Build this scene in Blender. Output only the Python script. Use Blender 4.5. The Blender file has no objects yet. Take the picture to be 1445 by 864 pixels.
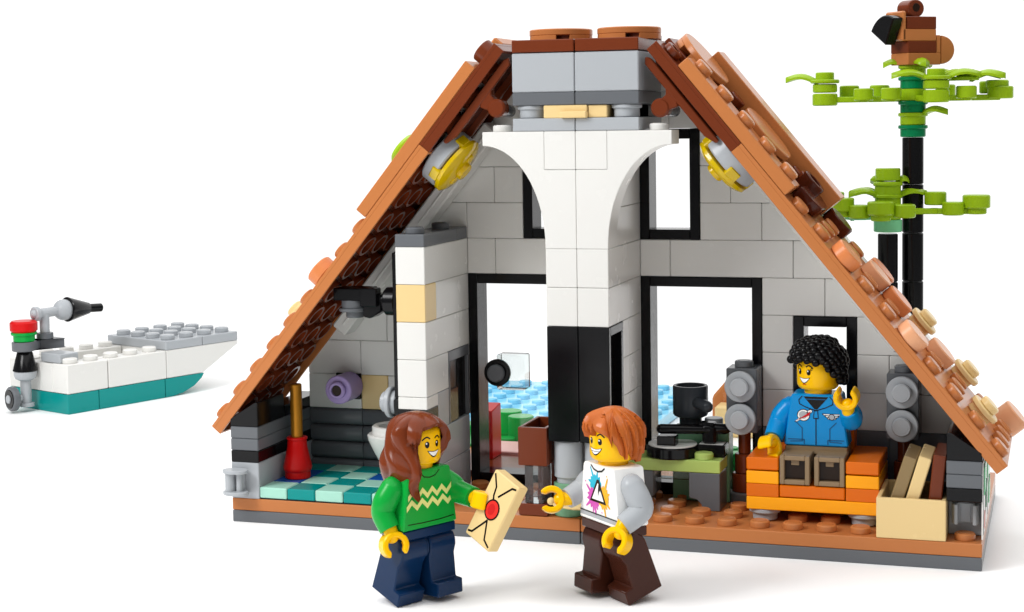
import bpy, bmesh, math, random
from mathutils import Vector, Matrix, Euler, noise
from mathutils.geometry import tessellate_polygon
random.seed(7)
S = 0.1                       # one stud pitch = 0.1 units
PI = math.pi
sc = bpy.context.scene
col = sc.collection
V = Vector

# ------------------------------------------------------------------ materials
def lin(h):
    h = h.lstrip('#'); c = [int(h[i:i+2], 16)/255 for i in (0, 2, 4)]
    return tuple((x/12.92 if x <= .04045 else ((x+.055)/1.055)**2.4) for x in c) + (1,)
MATS = {}
def plastic(name, hexc, rough=.22, metal=0, spec=.2, bump=.012, sub=0):
    m = bpy.data.materials.new(name); m.use_nodes = True
    nt = m.node_tree; b = nt.nodes['Principled BSDF']
    b.inputs['Base Color'].default_value = lin(hexc)
    b.inputs['Metallic'].default_value = metal
    b.inputs['Specular IOR Level'].default_value = spec
    tc = nt.nodes.new('ShaderNodeTexCoord')
    nz = nt.nodes.new('ShaderNodeTexNoise'); nz.inputs['Scale'].default_value = 14; nz.inputs['Detail'].default_value = 3
    nt.links.new(tc.outputs['Object'], nz.inputs['Vector'])
    mr = nt.nodes.new('ShaderNodeMapRange'); mr.inputs['To Min'].default_value = rough*.8; mr.inputs['To Max'].default_value = rough*1.25
    nt.links.new(nz.outputs['Fac'], mr.inputs['Value']); nt.links.new(mr.outputs['Result'], b.inputs['Roughness'])
    n2 = nt.nodes.new('ShaderNodeTexNoise'); n2.inputs['Scale'].default_value = 9; n2.inputs['Detail'].default_value = 1
    nt.links.new(tc.outputs['Object'], n2.inputs['Vector'])
    bp = nt.nodes.new('ShaderNodeBump'); bp.inputs['Strength'].default_value = bump; bp.inputs['Distance'].default_value = .02
    nt.links.new(n2.outputs['Fac'], bp.inputs['Height']); nt.links.new(bp.outputs['Normal'], b.inputs['Normal'])
    MATS[name] = m; return m
def clear(name, hexc, gloss=.04, body=0.0, body_hex=None):
    m = bpy.data.materials.new(name); m.use_nodes = True
    nt = m.node_tree; nt.nodes.clear()
    out = nt.nodes.new('ShaderNodeOutputMaterial')
    tr = nt.nodes.new('ShaderNodeBsdfTransparent'); tr.inputs['Color'].default_value = lin(hexc)
    gl = nt.nodes.new('ShaderNodeBsdfGlossy'); gl.inputs['Roughness'].default_value = .03
    fr = nt.nodes.new('ShaderNodeFresnel'); fr.inputs['IOR'].default_value = 1.45
    mx = nt.nodes.new('ShaderNodeMixShader')
    nt.links.new(fr.outputs[0], mx.inputs[0]); nt.links.new(tr.outputs[0], mx.inputs[1]); nt.links.new(gl.outputs[0], mx.inputs[2])
    last = mx
    if body:
        df = nt.nodes.new('ShaderNodeBsdfPrincipled'); df.inputs['Base Color'].default_value = lin(body_hex or hexc); df.inputs['Roughness'].default_value = .15
        m2 = nt.nodes.new('ShaderNodeMixShader'); m2.inputs[0].default_value = body
        nt.links.new(mx.outputs[0], m2.inputs[1]); nt.links.new(df.outputs[0], m2.inputs[2]); last = m2
    nt.links.new(last.outputs[0], out.inputs['Surface'])
    MATS[name] = m; return m
for n, h, r in [
    ('white', '#dddcd8', .25), ('light_grey', '#a7abaf', .22), ('dark_grey', '#63666a', .22), ('black', '#0c0c0e', .18),
    ('nougat', '#b97341', .22), ('brown', '#6c3018', .22), ('dark_brown', '#4a1c0c', .22), ('tan', '#e2c58c', .25),
    ('teal', '#008a86', .2), ('mint', '#a2d4c2', .22), ('blue', '#0a4f9e', .2), ('lime', '#90b216', .25),
    ('leaf_green', '#009a3c', .22), ('deep_green', '#007a4a', .22), ('pale_green', '#7cc896', .25), ('sand_green', '#6c9a78', .25),
    ('olive_lime', '#b0c86c', .22), ('orange', '#dc6a04', .22), ('bright_orange', '#ffa806', .22),
    ('charcoal', '#32363b', .25), ('azure', '#0088cc', .22), ('skin_yellow', '#f7be00', .22), ('navy', '#08284c', .2), ('trouser_brown', '#3f1e14', .22),
    ('hair_brown', '#6e3016', .2), ('hair_orange', '#bc642c', .2), ('lavender', '#a893c8', .25), ('dark_tan', '#8a7450', .25),
    ('taupe', '#8b7559', .25), ('red', '#c40808', .3), ('light_nougat', '#dca078', .25), ('coral_nougat', '#d27f4c', .25),
    ('jumper_green', '#0c9a38', .25), ('zigzag_yellow', '#dfe08a', .3), ('print_black', '#0a0a0a', .25), ('print_white', '#f4f4f2', .25),
    ('print_grey', '#a8acb0', .25), ('print_navy', '#12507e', .25), ('cyan', '#1cb4d2', .25), ('magenta', '#cf58b4', .25), ('amber', '#f4b01c', .25),
    ('print_red', '#c42020', .25), ('wax_red', '#d83028', .2), ('pink', '#e8b8b4', .3), ('inside_dark', '#241408', .3)]:
    plastic(n, h, r)
plastic('gold', '#a8701e', .3, metal=.6)
plastic('water_blue', '#86cdea', .12)
clear('clear', '#ffffff')
clear('clear_brick', '#f0f4f4', body=.03, body_hex='#ffffff')
clear('clear_yellow', '#ffe000', body=.55, body_hex='#ffdc00')
clear('smoky_blue', '#7896a0', body=.25, body_hex='#20404c')

# ------------------------------------------------------------------ mesh builder
class MB:
    def __init__(s, M=None):
        s.bm = bmesh.new(); s.mats = []; s.M = M or Matrix.Identity(4)
    def mi(s, m):
        if m not in s.mats: s.mats.append(m)
        return s.mats.index(m)
    def add(s, verts, faces, m, M=None, smooth=True):
        T = s.M @ M if M is not None else s.M
        vs = [s.bm.verts.new(T @ V(v)) for v in verts]
        i = s.mi(m); out = []
        for f in faces:
            try: F = s.bm.faces.new([vs[k] for k in f])
            except ValueError: continue
            F.material_index = i; F.smooth = smooth; out.append(F)
        return vs, out
    def box(s, m, x0, x1, y0, y1, z0, z1, b=.025, M=None):
        b = min(b, (x1-x0)*.3, (y1-y0)*.3, (z1-z0)*.3)
        X, Y, Z = (x0, x1), (y0, y1), (z0, z1); vs = []; idx = {}
        for i in (0, 1):
            for j in (0, 1):
                for k in (0, 1):
                    for ax in range(3):
                        p = [X[i] + (b if i == 0 else -b), Y[j] + (b if j == 0 else -b), Z[k] + (b if k == 0 else -b)]
                        p[ax] = (X, Y, Z)[ax][(i, j, k)[ax]]
                        idx[(i, j, k, ax)] = len(vs); vs.append(p)
        fs = []
        for ax in range(3):
            o1, o2 = [a for a in range(3) if a != ax]
            for sd in (0, 1):
                q = []
                for a, c in ((0, 0), (1, 0), (1, 1), (0, 1)):
                    t = [0, 0, 0]; t[ax] = sd; t[o1] = a; t[o2] = c; q.append(idx[(*t, ax)])
                fs.append(q)
            for a in (0, 1):           # edge chamfers along ax
                for c in (0, 1):
                    q = []
                    for e, w in ((0, o1), (0, o2), (1, o2), (1, o1)):
                        t = [0, 0, 0]; t[ax] = e; t[o1] = a; t[o2] = c; q.append(idx[(*t, w)])
                    fs.append(q)
        for i in (0, 1):
            for j in (0, 1):
                for k in (0, 1): fs.append([idx[(i, j, k, a)] for a in range(3)])
        s.add(vs, fs, m, M)
    def lathe(s, m, prof, M=None, seg=28, a0=0, a1=2*PI):
        vs = []; fs = []; full = abs(a1-a0-2*PI) < 1e-6; n = seg if full else seg+1
        rings = []
        for r, z in prof:
            if r < 1e-6: rings.append([len(vs)]); vs.append((0, 0, z))
            else:
                rings.append(list(range(len(vs), len(vs)+n)))
                for k in range(n):
                    a = a0 + (a1-a0)*k/seg; vs.append((r*math.cos(a), r*math.sin(a), z))
        for A, B in zip(rings, rings[1:]):
            for k in range(seg):
                k2 = (k+1) % n
                if len(A) == 1 and len(B) == 1: continue
                if len(A) == 1: fs.append([A[0], B[k], B[k2]])
                elif len(B) == 1: fs.append([A[k], A[k2], B[0]])
                else: fs.append([A[k], A[k2], B[k2], B[k]])
        return s.add(vs, fs, m, M)
    def cyl(s, m, p, r, h, axis=(0, 0, 1), b=.03, r2=None, seg=28, hole=0, hd=None, M=None):
        r2 = r if r2 is None else r2
        T = Matrix.Translation(V(p)) @ V((0, 0, 1)).rotation_difference(V(axis).normalized()).to_matrix().to_4x4()
        if M is not None: T = M @ T
        b = min(b, h*.3)
        prof = [(0, 0), (r-b, 0), (r, b), (r2, h-b), (r2-b, h)]
        if hole:
            d = hd if hd is not None else h*.8
            prof += [(hole+.01, h), (hole, h-.01), (hole, h-d), (0, h-d)]
        else: prof += [(0, h)]
        s.lathe(m, prof, T, seg)
    def stud(s, m, x, y, z, M=None, axis=(0, 0, 1), hole=0):
        s.cyl(m, (x, y, z-.02), .3, .22, axis, .035, seg=24, hole=hole, hd=.12, M=M)
        if not hole: s.cyl(m, V((x, y, z))+V(axis)*.19, .2, .022, axis, .01, seg=16, M=M)
    def prism(s, m, pts, plane, d0, d1, b=.025, M=None):
        """2-D outline pts extruded along the axis missing from plane ('xz' -> along y)"""
        def P(a, c, d): return {'xz': (a, d, c), 'yz': (d, a, c), 'xy': (a, c, d)}[plane]
        t = bmesh.new()
        v0 = [t.verts.new(P(a, c, d0)) for a, c in pts]; v1 = [t.verts.new(P(a, c, d1)) for a, c in pts]
        n = len(pts)
        t.faces.new(v0); t.faces.new(v1[::-1])
        for i in range(n): t.faces.new((v0[i], v0[(i+1) % n], v1[(i+1) % n], v1[i]))
        bmesh.ops.recalc_face_normals(t, faces=t.faces[:])
        if b:
            es = [e for e in t.edges if len(e.link_faces) == 2 and e.calc_face_angle(0) > .45]
            bmesh.ops.bevel(t, geom=es, offset=b, segments=1, affect='EDGES', clamp_overlap=True)
        bmesh.ops.triangulate(t, faces=[f for f in t.faces if len(f.verts) > 4])
        t.verts.index_update()
        s.add([v.co.copy() for v in t.verts], [[v.index for v in f.verts] for f in t.faces], m, M)
        t.free()
    def tube(s, m, pts, rad, seg=16, M=None, cap=True, ell=1.0, flat0=False, flat1=False):
        pts = [V(p) for p in pts]
        # smooth (Catmull-Rom) resample
        P = []; R = []; n = len(pts)
        for i in range(n-1):
            p0, p1, p2, p3 = pts[max(i-1, 0)], pts[i], pts[i+1], pts[min(i+2, n-1)]
            for k in range(6):
                t = k/6
                P.append(.5*((2*p1)+(-p0+p2)*t+(2*p0-5*p1+4*p2-p3)*t*t+(-p0+3*p1-3*p2+p3)*t**3)); R.append(rad[i]*(1-t)+rad[i+1]*t)
        P.append(pts[-1]); R.append(rad[-1])
        if n == 2: P, R = [pts[0], pts[1]], [rad[0], rad[1]]
        vs = []; rings = []
        t0 = (P[1]-P[0]).normalized(); ref = V((1, 0, 0)) if abs(t0.x) < .8 else V((0, 0, 1))
        nrm = t0.cross(ref).normalized()
        def ring(c, r, t, nn):
            bn = t.cross(nn).normalized(); k0 = len(vs)
            for k in range(seg):
                a = 2*PI*k/seg; vs.append(c + nn*(r*math.cos(a)) + bn*(r*ell*math.sin(a)))
            rings.append(list(range(k0, k0+seg)))
        if cap and not flat0:
            for q in (.15, .5, .8): 
                a = math.acos(q); ring(P[0]-t0*(R[0]*math.sin(a)*.95), R[0]*q, t0, nrm)
        for i in range(len(P)):
            t = ((P[min(i+1, len(P)-1)]-P[max(i-1, 0)])).normalized()
            nrm = (nrm - t*nrm.dot(t)).normalized(); ring(P[i], R[i], t, nrm)
        if cap and not flat1:
            for q in (.8, .5, .15):
                a = math.acos(q); ring(P[-1]+t*(R[-1]*math.sin(a)*.95), R[-1]*q, t, nrm)
        fs = []
        for A, B in zip(rings, rings[1:]):
            for k in range(seg): fs.append([A[k], A[(k+1) % seg], B[(k+1) % seg], B[k]])
        fs.append(rings[0][::-1]); fs.append(rings[-1])
        s.add(vs, fs, m, M)
    def ball(s, m, c, r, M=None, seg=16, sz=1.0):
        prof = [(0 if i in (0, 10) else r*math.sin(PI*i/10), -r*sz*math.cos(PI*i/10)) for i in range(11)]
        s.lathe(m, prof, (M or Matrix.Identity(4)) @ Matrix.Translation(V(c)), seg)
    def decal(s, m, pts, fmap, step=None):
        """flat print: 2-D polygon laid on a surface by fmap(u, v)"""
        t = bmesh.new()
        tri = tessellate_polygon([[V((a, c, 0)) for a, c in pts]])
        vs = [t.verts.new((a, c, 0)) for a, c in pts]
        for f in tri:
            try: t.faces.new([vs[k] for k in f])
            except ValueError: pass
        if step:
            lo = min(a for a, c in pts); hi = max(a for a, c in pts); x = math.floor(lo/step)*step
            while x < hi:
                if x > lo: bmesh.ops.bisect_plane(t, geom=t.verts[:]+t.edges[:]+t.faces[:], plane_co=(x, 0, 0), plane_no=(1, 0, 0))
                x += step
        t.verts.index_update()
        s.add([fmap(v.co.x, v.co.y) for v in t.verts], [[v.index for v in f.verts] for f in t.faces], m)
        t.free()
    def stroke(s, m, pts, w, fmap, step=None):
        for i, (a, c) in enumerate(zip(pts, pts[1:])):
            d = V((c[0]-a[0], c[1]-a[1])); 
            if d.length < 1e-6: continue
            d.normalize(); nn = V((-d.y, d.x))*w/2; e = d*w*.2
            A, C = V(a)-e, V(c)+e
            s.decal(m, [(A+nn)[:], (A-nn)[:], (C-nn)[:], (C+nn)[:]], fmap, step)
    def mesh(s, name, off=V((0, 0, 0)), recalc=True, ang=35):
        if recalc: bmesh.ops.recalc_face_normals(s.bm, faces=s.bm.faces[:])
        for v in s.bm.verts: v.co = (v.co - off)*S
        me = bpy.data.meshes.new(name); s.bm.to_mesh(me); s.bm.free()
        for m in s.mats: me.materials.append(MATS[m])
        me.set_sharp_from_angle(angle=math.radians(ang))
        return me
OFF = {}
def setp(o, label=None, cat=None, group=None, kind=None):
    if label: o['label'] = label
    if cat: o['category'] = cat
    if group: o['group'] = group
    if kind: o['kind'] = kind
    return o
def thing(name, label, cat, loc=(0, 0, 0), rotz=0, group=None, local=False, rot=None):
    o = bpy.data.objects.new(name, None); col.objects.link(o)
    o.empty_display_size = .05
    o.location = V(loc)*S; o.rotation_euler = rot or (0, 0, rotz); OFF[o.name] = V((0, 0, 0)) if local else V(loc)
    return setp(o, label, cat, group)
def part(mb, name, parent, label=None, ang=35):
    off = OFF[parent.name]
    o = bpy.data.objects.new(name, mb.mesh(name, off, ang=ang)); col.objects.link(o); o.parent = parent; OFF[o.name] = off
    if label: o['label'] = label
    return o
def solo(mb, name, label, cat, loc=(0, 0, 0), group=None, local=False, rotz=0, kind=None, rot=None, ang=35):
    off = V((0, 0, 0)) if local else V(loc)
    o = bpy.data.objects.new(name, mb.mesh(name, off, ang=ang)); col.objects.link(o); o.location = V(loc)*S; o.rotation_euler = rot or (0, 0, rotz); OFF[o.name] = off
    return setp(o, label, cat, group, kind)
def clip_poly(pts, px, pz, nx, nz):
    """keep the side where (p - P).n <= 0"""
    out = []
    for i in range(len(pts)):
        a, c = pts[i], pts[(i+1) % len(pts)]
        da = (a[0]-px)*nx+(a[1]-pz)*nz; dc = (c[0]-px)*nx+(c[1]-pz)*nz
        if da <= 0: out.append(a)
        if (da < 0 < dc) or (dc < 0 < da):
            t = da/(da-dc); out.append((a[0]+(c[0]-a[0])*t, a[1]+(c[1]-a[1])*t))
    return out
# roof frames:  s up the slope, n outward, y depth
aL = math.radians(50.7); aR = math.radians(50.6)
uL, nL, oL = V((math.cos(aL), 0, math.sin(aL))), V((-math.sin(aL), 0, math.cos(aL))), V((-.70, 0, 3.16))
uR, nR, oR = V((-math.cos(aR), 0, math.sin(aR))), V((math.sin(aR), 0, math.cos(aR))), V((24.71, 0, 3.11))
def frame(o, u, n):   # local x = slope, local y = depth, local z = outward
    return Matrix(((u.x, 0, n.x, o.x), (0, 1, 0, o.y), (u.z, 0, n.z, o.z), (0, 0, 0, 1)))
FL, FR = frame(oL, uL, nL), frame(oR, uR, nR)

# ------------------------------------------------------------------ ground and water
g = MB(); g.lathe('white', [(0, 0), (30, 0), (62, 0)], Matrix.Translation((4, 4, 0)), 64)
gm = plastic('studio_white', '#fbfbfb', .55, bump=0); g.mats = ['studio_white']
solo(g, 'ground', 'plain white tabletop under the whole toy set', 'ground', (0, 0, 0), kind='structure')

w = MB()
w.box('water_blue', -1, 10.2, 15.2, 27.2, .05, .5, .03)
for i in range(10):
    for j in range(9): w.stud('water_blue', -.42+1.12*i, 16.05+1.27*j, .5)
solo(w, 'water', 'light blue studded water plate seen through the doors', 'water', (5, 21, 0), kind='structure')

# ------------------------------------------------------------------ the house
H = thing('toy_house', 'open backed toy brick house with steep nougat brown roof and grey walls', 'toy house', (12, 2, 0))
m = MB(); m.box('dark_grey', 0, 11.985, 0, 10, 0, .39); m.box('dark_grey', 12.015, 24, 0, 10, 0, .39); part(m, 'base', H)
m = MB()
m.box('nougat', 0, 11.985, 0, 10, .4, .8); m.box('nougat', 12.015, 24, 0, 10, .4, .8)
for i in range(7, 24):
    for j in range(4):
        x, y = i+.5, j+.5
        if x < 11.0 and y < 1: continue
        if 11 < x < 13 : continue
        if x > 21 and x < 23 and y < 1: continue
        if x > 23 and y > 1: continue
        m.stud('nougat', x, y, .8)
part(m, 'floor', H)
m = MB()                                            # bathroom chequer
grid = [['mint', 'teal', 'mint', 'teal', 'mint'], ['blue', 'mint', 'teal', 'mint', 'teal'], ['blue', 'teal', 'mint', 'blue', 'mint'], ['teal', 'mint', 'teal', 'mint', 'teal']]
for j, row in enumerate(grid):
    for i, c in enumerate(row): m.box(c, 1+i+.012, 2+i-.012, j+.012, j+.988, .84, 1.2, .03)
m.box('black', 1.03, 5.97, .03, 3.97, .8, .85, .01)
part(m, 'tile_floor', H)

# back wall: brick courses with window openings, gable cut by the roof planes
wins = [(7, 11, .8, 8), (13, 17, .8, 8), (9, 11, 9.2, 12.8), (13, 15, 9.2, 12.8), (18, 20, 3.2, 6.8)]
m = MB()
def brick(c, x0, x1, z0, z1, y0=4, y1=5):
    pts = [(x0+.008, z0+.006), (x1-.008, z0+.006), (x1-.008, z1-.006), (x0+.008, z1-.006)]
    pl, pr = oL - nL*.06, oR - nR*.06
    pts = clip_poly(clip_poly(pts, pl.x, pl.z, nL.x, nL.z), pr.x, pr.z, nR.x, nR.z)
    if len(pts) < 3: return
    A = abs(sum(p[0]*q[1]-q[0]*p[1] for p, q in zip(pts, pts[1:]+pts[:1])))/2
    if A < .02: return
    m.prism(c, pts, 'xz', y0, y1, .02 if A > .3 else 0)
courses = {3.2: [1, 3, 4, 7, 11, 13, 17, 18, 20, 21, 23.5], 4.4: [1, 3, 7, 11, 13, 17, 18, 20, 21, 23], 5.6: [1, 4, 7, 11, 13, 17, 18, 20, 22, 23.5], 6.8: [2, 5, 7, 11, 13, 17, 19, 21, 23],
  8.0: [2.5, 4, 7, 8, 11, 13, 14, 18, 20, 22], 9.2: [4, 7, 9, 11, 13, 15, 17, 19, 21], 10.4: [4, 6, 8, 9, 11, 13, 15, 16, 18, 20], 11.6: [5, 7, 9, 11, 13, 15, 17, 19], 12.8: [6, 8, 10, 12, 14, 16, 18], 14.0: [7, 10, 12, 14, 17]}
for z, xs in courses.items():
    for a, b_ in zip(xs, xs[1:]):
        if any(a >= w0-.01 and b_ <= w1+.01 and z >= z0-.01 and z+1.2 <= z1+.01 for w0, w1, z0, z1 in wins): continue
        c = 'tan' if (z == 3.2 and a == 3) else 'white'
        brick(c, a, b_, z, z+1.2)
for x0, x1, z0, z1 in ((11, 13, .8, 8), ): m.box('white', 11, 13, 4.0, 5, .8, 8, .02)
part(m, 'back_wall', H)
m = MB()                                            # dark grey lower walls, left side in log profile
for a, b_ in ((1, 3), (3, 6.02)):
    for k in range(2):
        for q in (0, 1):
            z0 = .8+k*1.2+q*.6
            m.prism('dark_grey', [(4.0, z0+.12), (4.0, z0+.5), (4.1, z0+.58), (4.9, z0+.58), (4.9, z0+.01), (4.12, z0+.01)], 'yz', a+.01, b_-.01, .02)
part(m, 'log_wall', H)
m = MB()
m.box('dark_grey', 17, 18, 4, 5, .8, 3.2); m.box('dark_grey', 18, 21, 4, 5, .8, 3.2); m.box('dark_grey', 21, 23.5, 4, 5, .8, 3.2)
part(m, 'lower_wall', H)
# diagonal inner beams under the roof
m = MB(FL); m.box('white', 4.3, 13.2, 3.1, 3.98, -.98, -.42, .05); m.box('white', 4.6, 13.0, 3.05, 3.12, -.75, -.68, .02); part(m, 'diagonal_beam', H)
m = MB(FR); m.box('white', 4.3, 13.2, 3.1, 3.98, -.98, -.42, .05); part(m, 'diagonal_beam', H)

# windows
def window(name, x0, x1, z0, z1, fw=.33, low=None):
    m = MB(); lo = fw if low is None else low
    m.box('black', x0+.01, x0+fw, 3.98, 5, z0, z1, .02); m.box('black', x1-fw, x1-.01, 3.98, 5, z0, z1, .02)
    m.box('black', x0+fw, x1-fw, 3.985, 4.995, z1-fw, z1-.01, .02); m.box('black', x0+fw, x1-fw, 3.985, 4.995, z0+.01, z0+lo, .02)
    f = part(m, name, H)
    m = MB(); m.box('clear', x0+fw-.02, x1-fw+.02, 4.72, 4.78, z0+lo-.02, z1-fw+.02, .01); part(m, 'pane', f)
    return f
dl = window('glass_door', 7, 11, .8, 8, low=.4)
window('glass_door', 13, 17, .8, 8, low=.4)
for q in wins[2:]: window('window', *q)
m = MB()
m.box('clear_brick', 7.95, 8.95, 4.05, 4.7, 4.05, 5.25, .05); m.cyl('black', (8.02, 4.05, 4.65), .46, .16, (0, -1, 0), .03); m.cyl('dark_grey', (8.02, 3.9, 4.65), .3, .2, (0, -1, 0), .04)
part(m, 'door_knob', dl)

# side walls
def sidewall(x0, x1, recess):
    m = MB(); m2 = 1 if recess else 0
    m.box('light_grey', x0, x1, m2, 2.98, .8, 2.0); m.box('light_grey', x0, x1, 3.0, 5, .8, 2.0)
    m.box('black', x0, x1, 0, 4.98, 2.0, 2.39)
    for z in (2.4, 2.8): m.box('dark_grey', x0, x1, 0, 2.98, z, z+.39); m.box('dark_grey', x0, x1, 3, 4.98, z, z+.39)
    pts = [(x0, 3.2), (x1, 3.2), (x1, 4.0), (x1-.12, 4.0), (x0, 3.45)] if not recess else [(x0, 3.2), (x1, 3.2), (x1, 3.45), (x0+.12, 4.0), (x0, 4.0)]
    m.prism('black', pts, 'xz', 0, 2.0, .02)
    m.box('black', x0+(.25 if not recess else 0), x1-(.25 if recess else 0), 2.02, 5, 3.2, 3.58)
    if recess:      # creeping plant prints on the outer face
        m.box('white', x1-.02, x1+.02, .1, 4.9, .9, 3.15, .005)
        for (ya, yb, za, zb, c) in ((.6, 1.5, 2.1, 3.1, 'pale_green'), (1.7, 2.4, 1.5, 2.3, 'deep_green'), (2.6, 3.4, 2.2, 3.0, 'pale_green'), (.7, 1.2, 1.1, 1.6, 'pink'), (3.6, 4.4, 1.2, 2.0, 'pale_green')):
            m.prism(c, [(ya, za), (yb-.2, za+.1), (yb, (za+zb)/2), (yb-.3, zb), (ya+.1, zb-.2)], 'yz', x1+.02, x1+.05, 0)
        for y in (.3, 1.6, 2.9): m.box('print_black', x1+.02, x1+.03, y, y+.03, 1.0, 3.1, .005)
    return part(m, 'side_wall', H)
sidewall(0, 1, False); sidewall(23, 24, True)
def clipring(x, y, z, c):
    m = MB()
    if y < 0:
        m.box(c, x-.1, x+.1, -.18, .0, z-.4, z+.4, .03)
        T = Matrix.Translation((x-.12, -.3, z))
        for dz in (-.42, .3):
            m.prism(c, [(.45*math.cos(a)*(1.0), .3*math.sin(a)) for a in [2*PI*k/20 for k in range(20)]], 'xy', dz, dz+.12, .02, T)
        m.cyl(c, (x-.32, -.3, z-.36), .17, .72); m.cyl(c, (x+.02, -.3, z-.36), .1, .72)
    else:
        for s_ in (-1, 1):
            m.prism(c, [(s_*.12, 1), (s_*.34, .96), (s_*.4, .72), (s_*.3, .5), (s_*.2, .55), (s_*.26, .72), (s_*.2, .84), (s_*.05, .88)], 'xy', z-.3, z+.3, .02, Matrix.Translation((x, 0, 0)))
        m.box(c, x-.16, x+.16, .84, 1.0, z-.3, z+.3, .03)
    part(m, 'hinge_clip', H)
clipring(.42, -.1, 1.4, 'light_grey'); clipring(23.5, .5, 1.5, 'light_grey')

# bathroom partition
m = MB()
def pb(c, y0, y1, z0, z1): m.box(c, 6.005, 6.995, y0+.006, y1-.006, z0+.006, z1-.006, .02)
pb('white', 0, 4, 8.0, 9.2); pb('tan', 0, 1, 6.8, 8.0); pb('white', 1, 4, 6.8, 8); pb('white', 0, 3, 5.6, 6.8); pb('white', 3, 4, 5.6, 6.8)
pb('white', 0, 2, 4.4, 5.6); pb('white', 0, 1, 4.0, 4.4); pb('light_grey', 1, 2, 3.2, 4.4)
pb('light_grey', 0, 4, 2.0, 3.2); pb('light_grey', 0, 3, .8, 2.0); pb('light_grey', 3, 4, .8, 2.0)
m.box('dark_grey', 6, 7, 2, 4, 5.25, 5.6, .02); m.box('dark_grey', 6, 7, 2, 2.15, 3.2, 5.25, .02); m.box('dark_grey', 6, 7, 3.85, 4, 3.2, 5.25, .02)
m.box('black', 6, 7, 0, 1, 3.6, 4.0, .02); m.box('smoky_blue', 6, 7, 0, 1, 3.21, 3.6, .02)
m.box('dark_grey', 6, 7, 0, 3, 9.2, 9.6); m.box('dark_grey', 6, 7, 3.01, 4, 9.2, 9.6)
for y in (.5, 2.8): m.stud('dark_grey', 6.5, y, 9.6)
P_ = part(m, 'partition_wall', H)
m = MB()
for y0, y1 in ((2.15, 2.98), (3.02, 3.85)): m.box('black', 6.4, 6.9, y0, y1, 3.22, 5.25, .03)
m.box('smoky_blue', 6.9, 6.96, 2.17, 2.96, 3.22, 4.3, .01)
part(m, 'side_window', P_)
m = MB(); m.box('black', 5.76, 5.99, .3, 1.2, 3.1, 9.0, .03); m.box('black', 5.8, 6.3, .1, 1.1, 3.15, 4.3, .04)
part(m, 'shower_post', P_)

# chimney
m = MB()
def cb(c, x0, x1, y0, y1, z0, z1): m.box(c, x0+.006, x1-.006, y0+.004, y1-.006, z0+.006, z1-.006, .018)
for z in (6.8, 8.0):
    cb('white', 11, 12, 0, 2.5 if z == 6.8 else 4, z, z+1.2); cb('white', 12, 13, 0, 2.5 if z == 6.8 else 4, z, z+1.2)
    if z == 6.8: cb('white', 11, 13, 2.5, 4, z, z+1.2)
for z in (3.2, 4.4, 5.6): cb('white', 11, 12.99, 1.75, 2.5, z, z+1.2); cb('white', 11, 13, 2.5, 4, z, z+1.2)
for z in (.8, 2.0): cb('light_grey', 11, 13, 2, 4, z, z+1.2)
for z in (9.2, 10.4, 11.6): cb('white', 11, 13, 1, 4, z, z+1.2)
for x in (11.5, 12.5):
    m.cyl('light_grey', (x, .55, 2.02), .46, 1.16); m.cyl('light_grey', (x, .55, 1.8), .38, .3); m.cyl('sand_green', (x, .55, .8), .48, 1.05)
CH = part(m, 'chimney', H)
m = MB()
m.box('black', 11.006, 11.99, 0, 1.7, 3.2, 6.79, .02); m.box('black', 12.01, 12.994, 0, .2, 3.2, 6.79, .02)
m.box('black', 12.01, 12.994, .2, 1.74, 6.5, 6.79, .02); m.box('black', 12.01, 12.994, 1.5, 1.74, 3.2, 6.5, .02); m.box('black', 12.01, 12.994, .2, 1.5, 3.2, 3.5, .02); m.box('black', 12.0, 12.7, .2, 1.5, 3.5, 6.5, .01)
part(m, 'stove', CH)
m = MB()                                            # flared arch
def arch(sgn):
    cx = 12+sgn*3; pts = [(12+sgn*.004, 9.2), (12+sgn*1, 9.2)]
    for k in range(0, 19):
        a = PI - (PI/2)*k/18 if sgn > 0 else (PI/2)*k/18
        pts.append((cx + 2.0*math.cos(a), 9.25+3.12*math.sin(a)))
    pts += [(cx, 12.8), (12+sgn*1, 12.8), (12+sgn*1, 11.62), (12+sgn*.004, 11.62)]
    m.prism('white', pts, 'xz', .0, 1, .018)
    a, b_ = sorted((12+sgn*.006, 12+sgn*.994)); m.box('white', a, b_, 0, 1, 11.63, 12.8, .018)
    m.stud('white', 12+sgn*2.5, .5, 12.8)
arch(-1); arch(1)
part(m, 'flared_arch', CH)
m = MB()
for a, b_ in ((10, 11.99), (12.01, 14)):
    m.box('light_grey', a, b_, 0, 3, 12.81, 13.2); m.box('dark_grey', a, b_, 0, 3, 13.6, 13.99); m.box('light_grey', a, b_, 0, 3, 14.0, 15.19, .03)
m.box('tan', 11, 12.38, 0, 2, 13.2, 13.59); m.box('tan', 12.4, 13, .06, 2, 13.2, 13.59); m.box('tan', 11.55, 12.4, -.16, .1, 13.2, 13.4, .03)
for x in (10.5, 13.5): m.cyl('light_grey', (x, .5, 13.2), .4, .3); m.cyl('light_grey', (x, .5, 13.47), .47, .13)
m.box('black', 10.1, 13.9, 1.6, 4, 13.2, 13.58)
part(m, 'chimney_cap', CH)
m = MB()
m.box('brown', 10, 11.98, 0, 4.6, 15.22, 15.6); m.box('brown', 12.02, 14, 0, 4.6, 15.22, 15.6)
for x in (10.8, 13.1):
    for q in (1.5, 2.5, 3.5): m.stud('brown', x+.5, q, 15.6)
part(m, 'ridge_plate', H)
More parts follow.
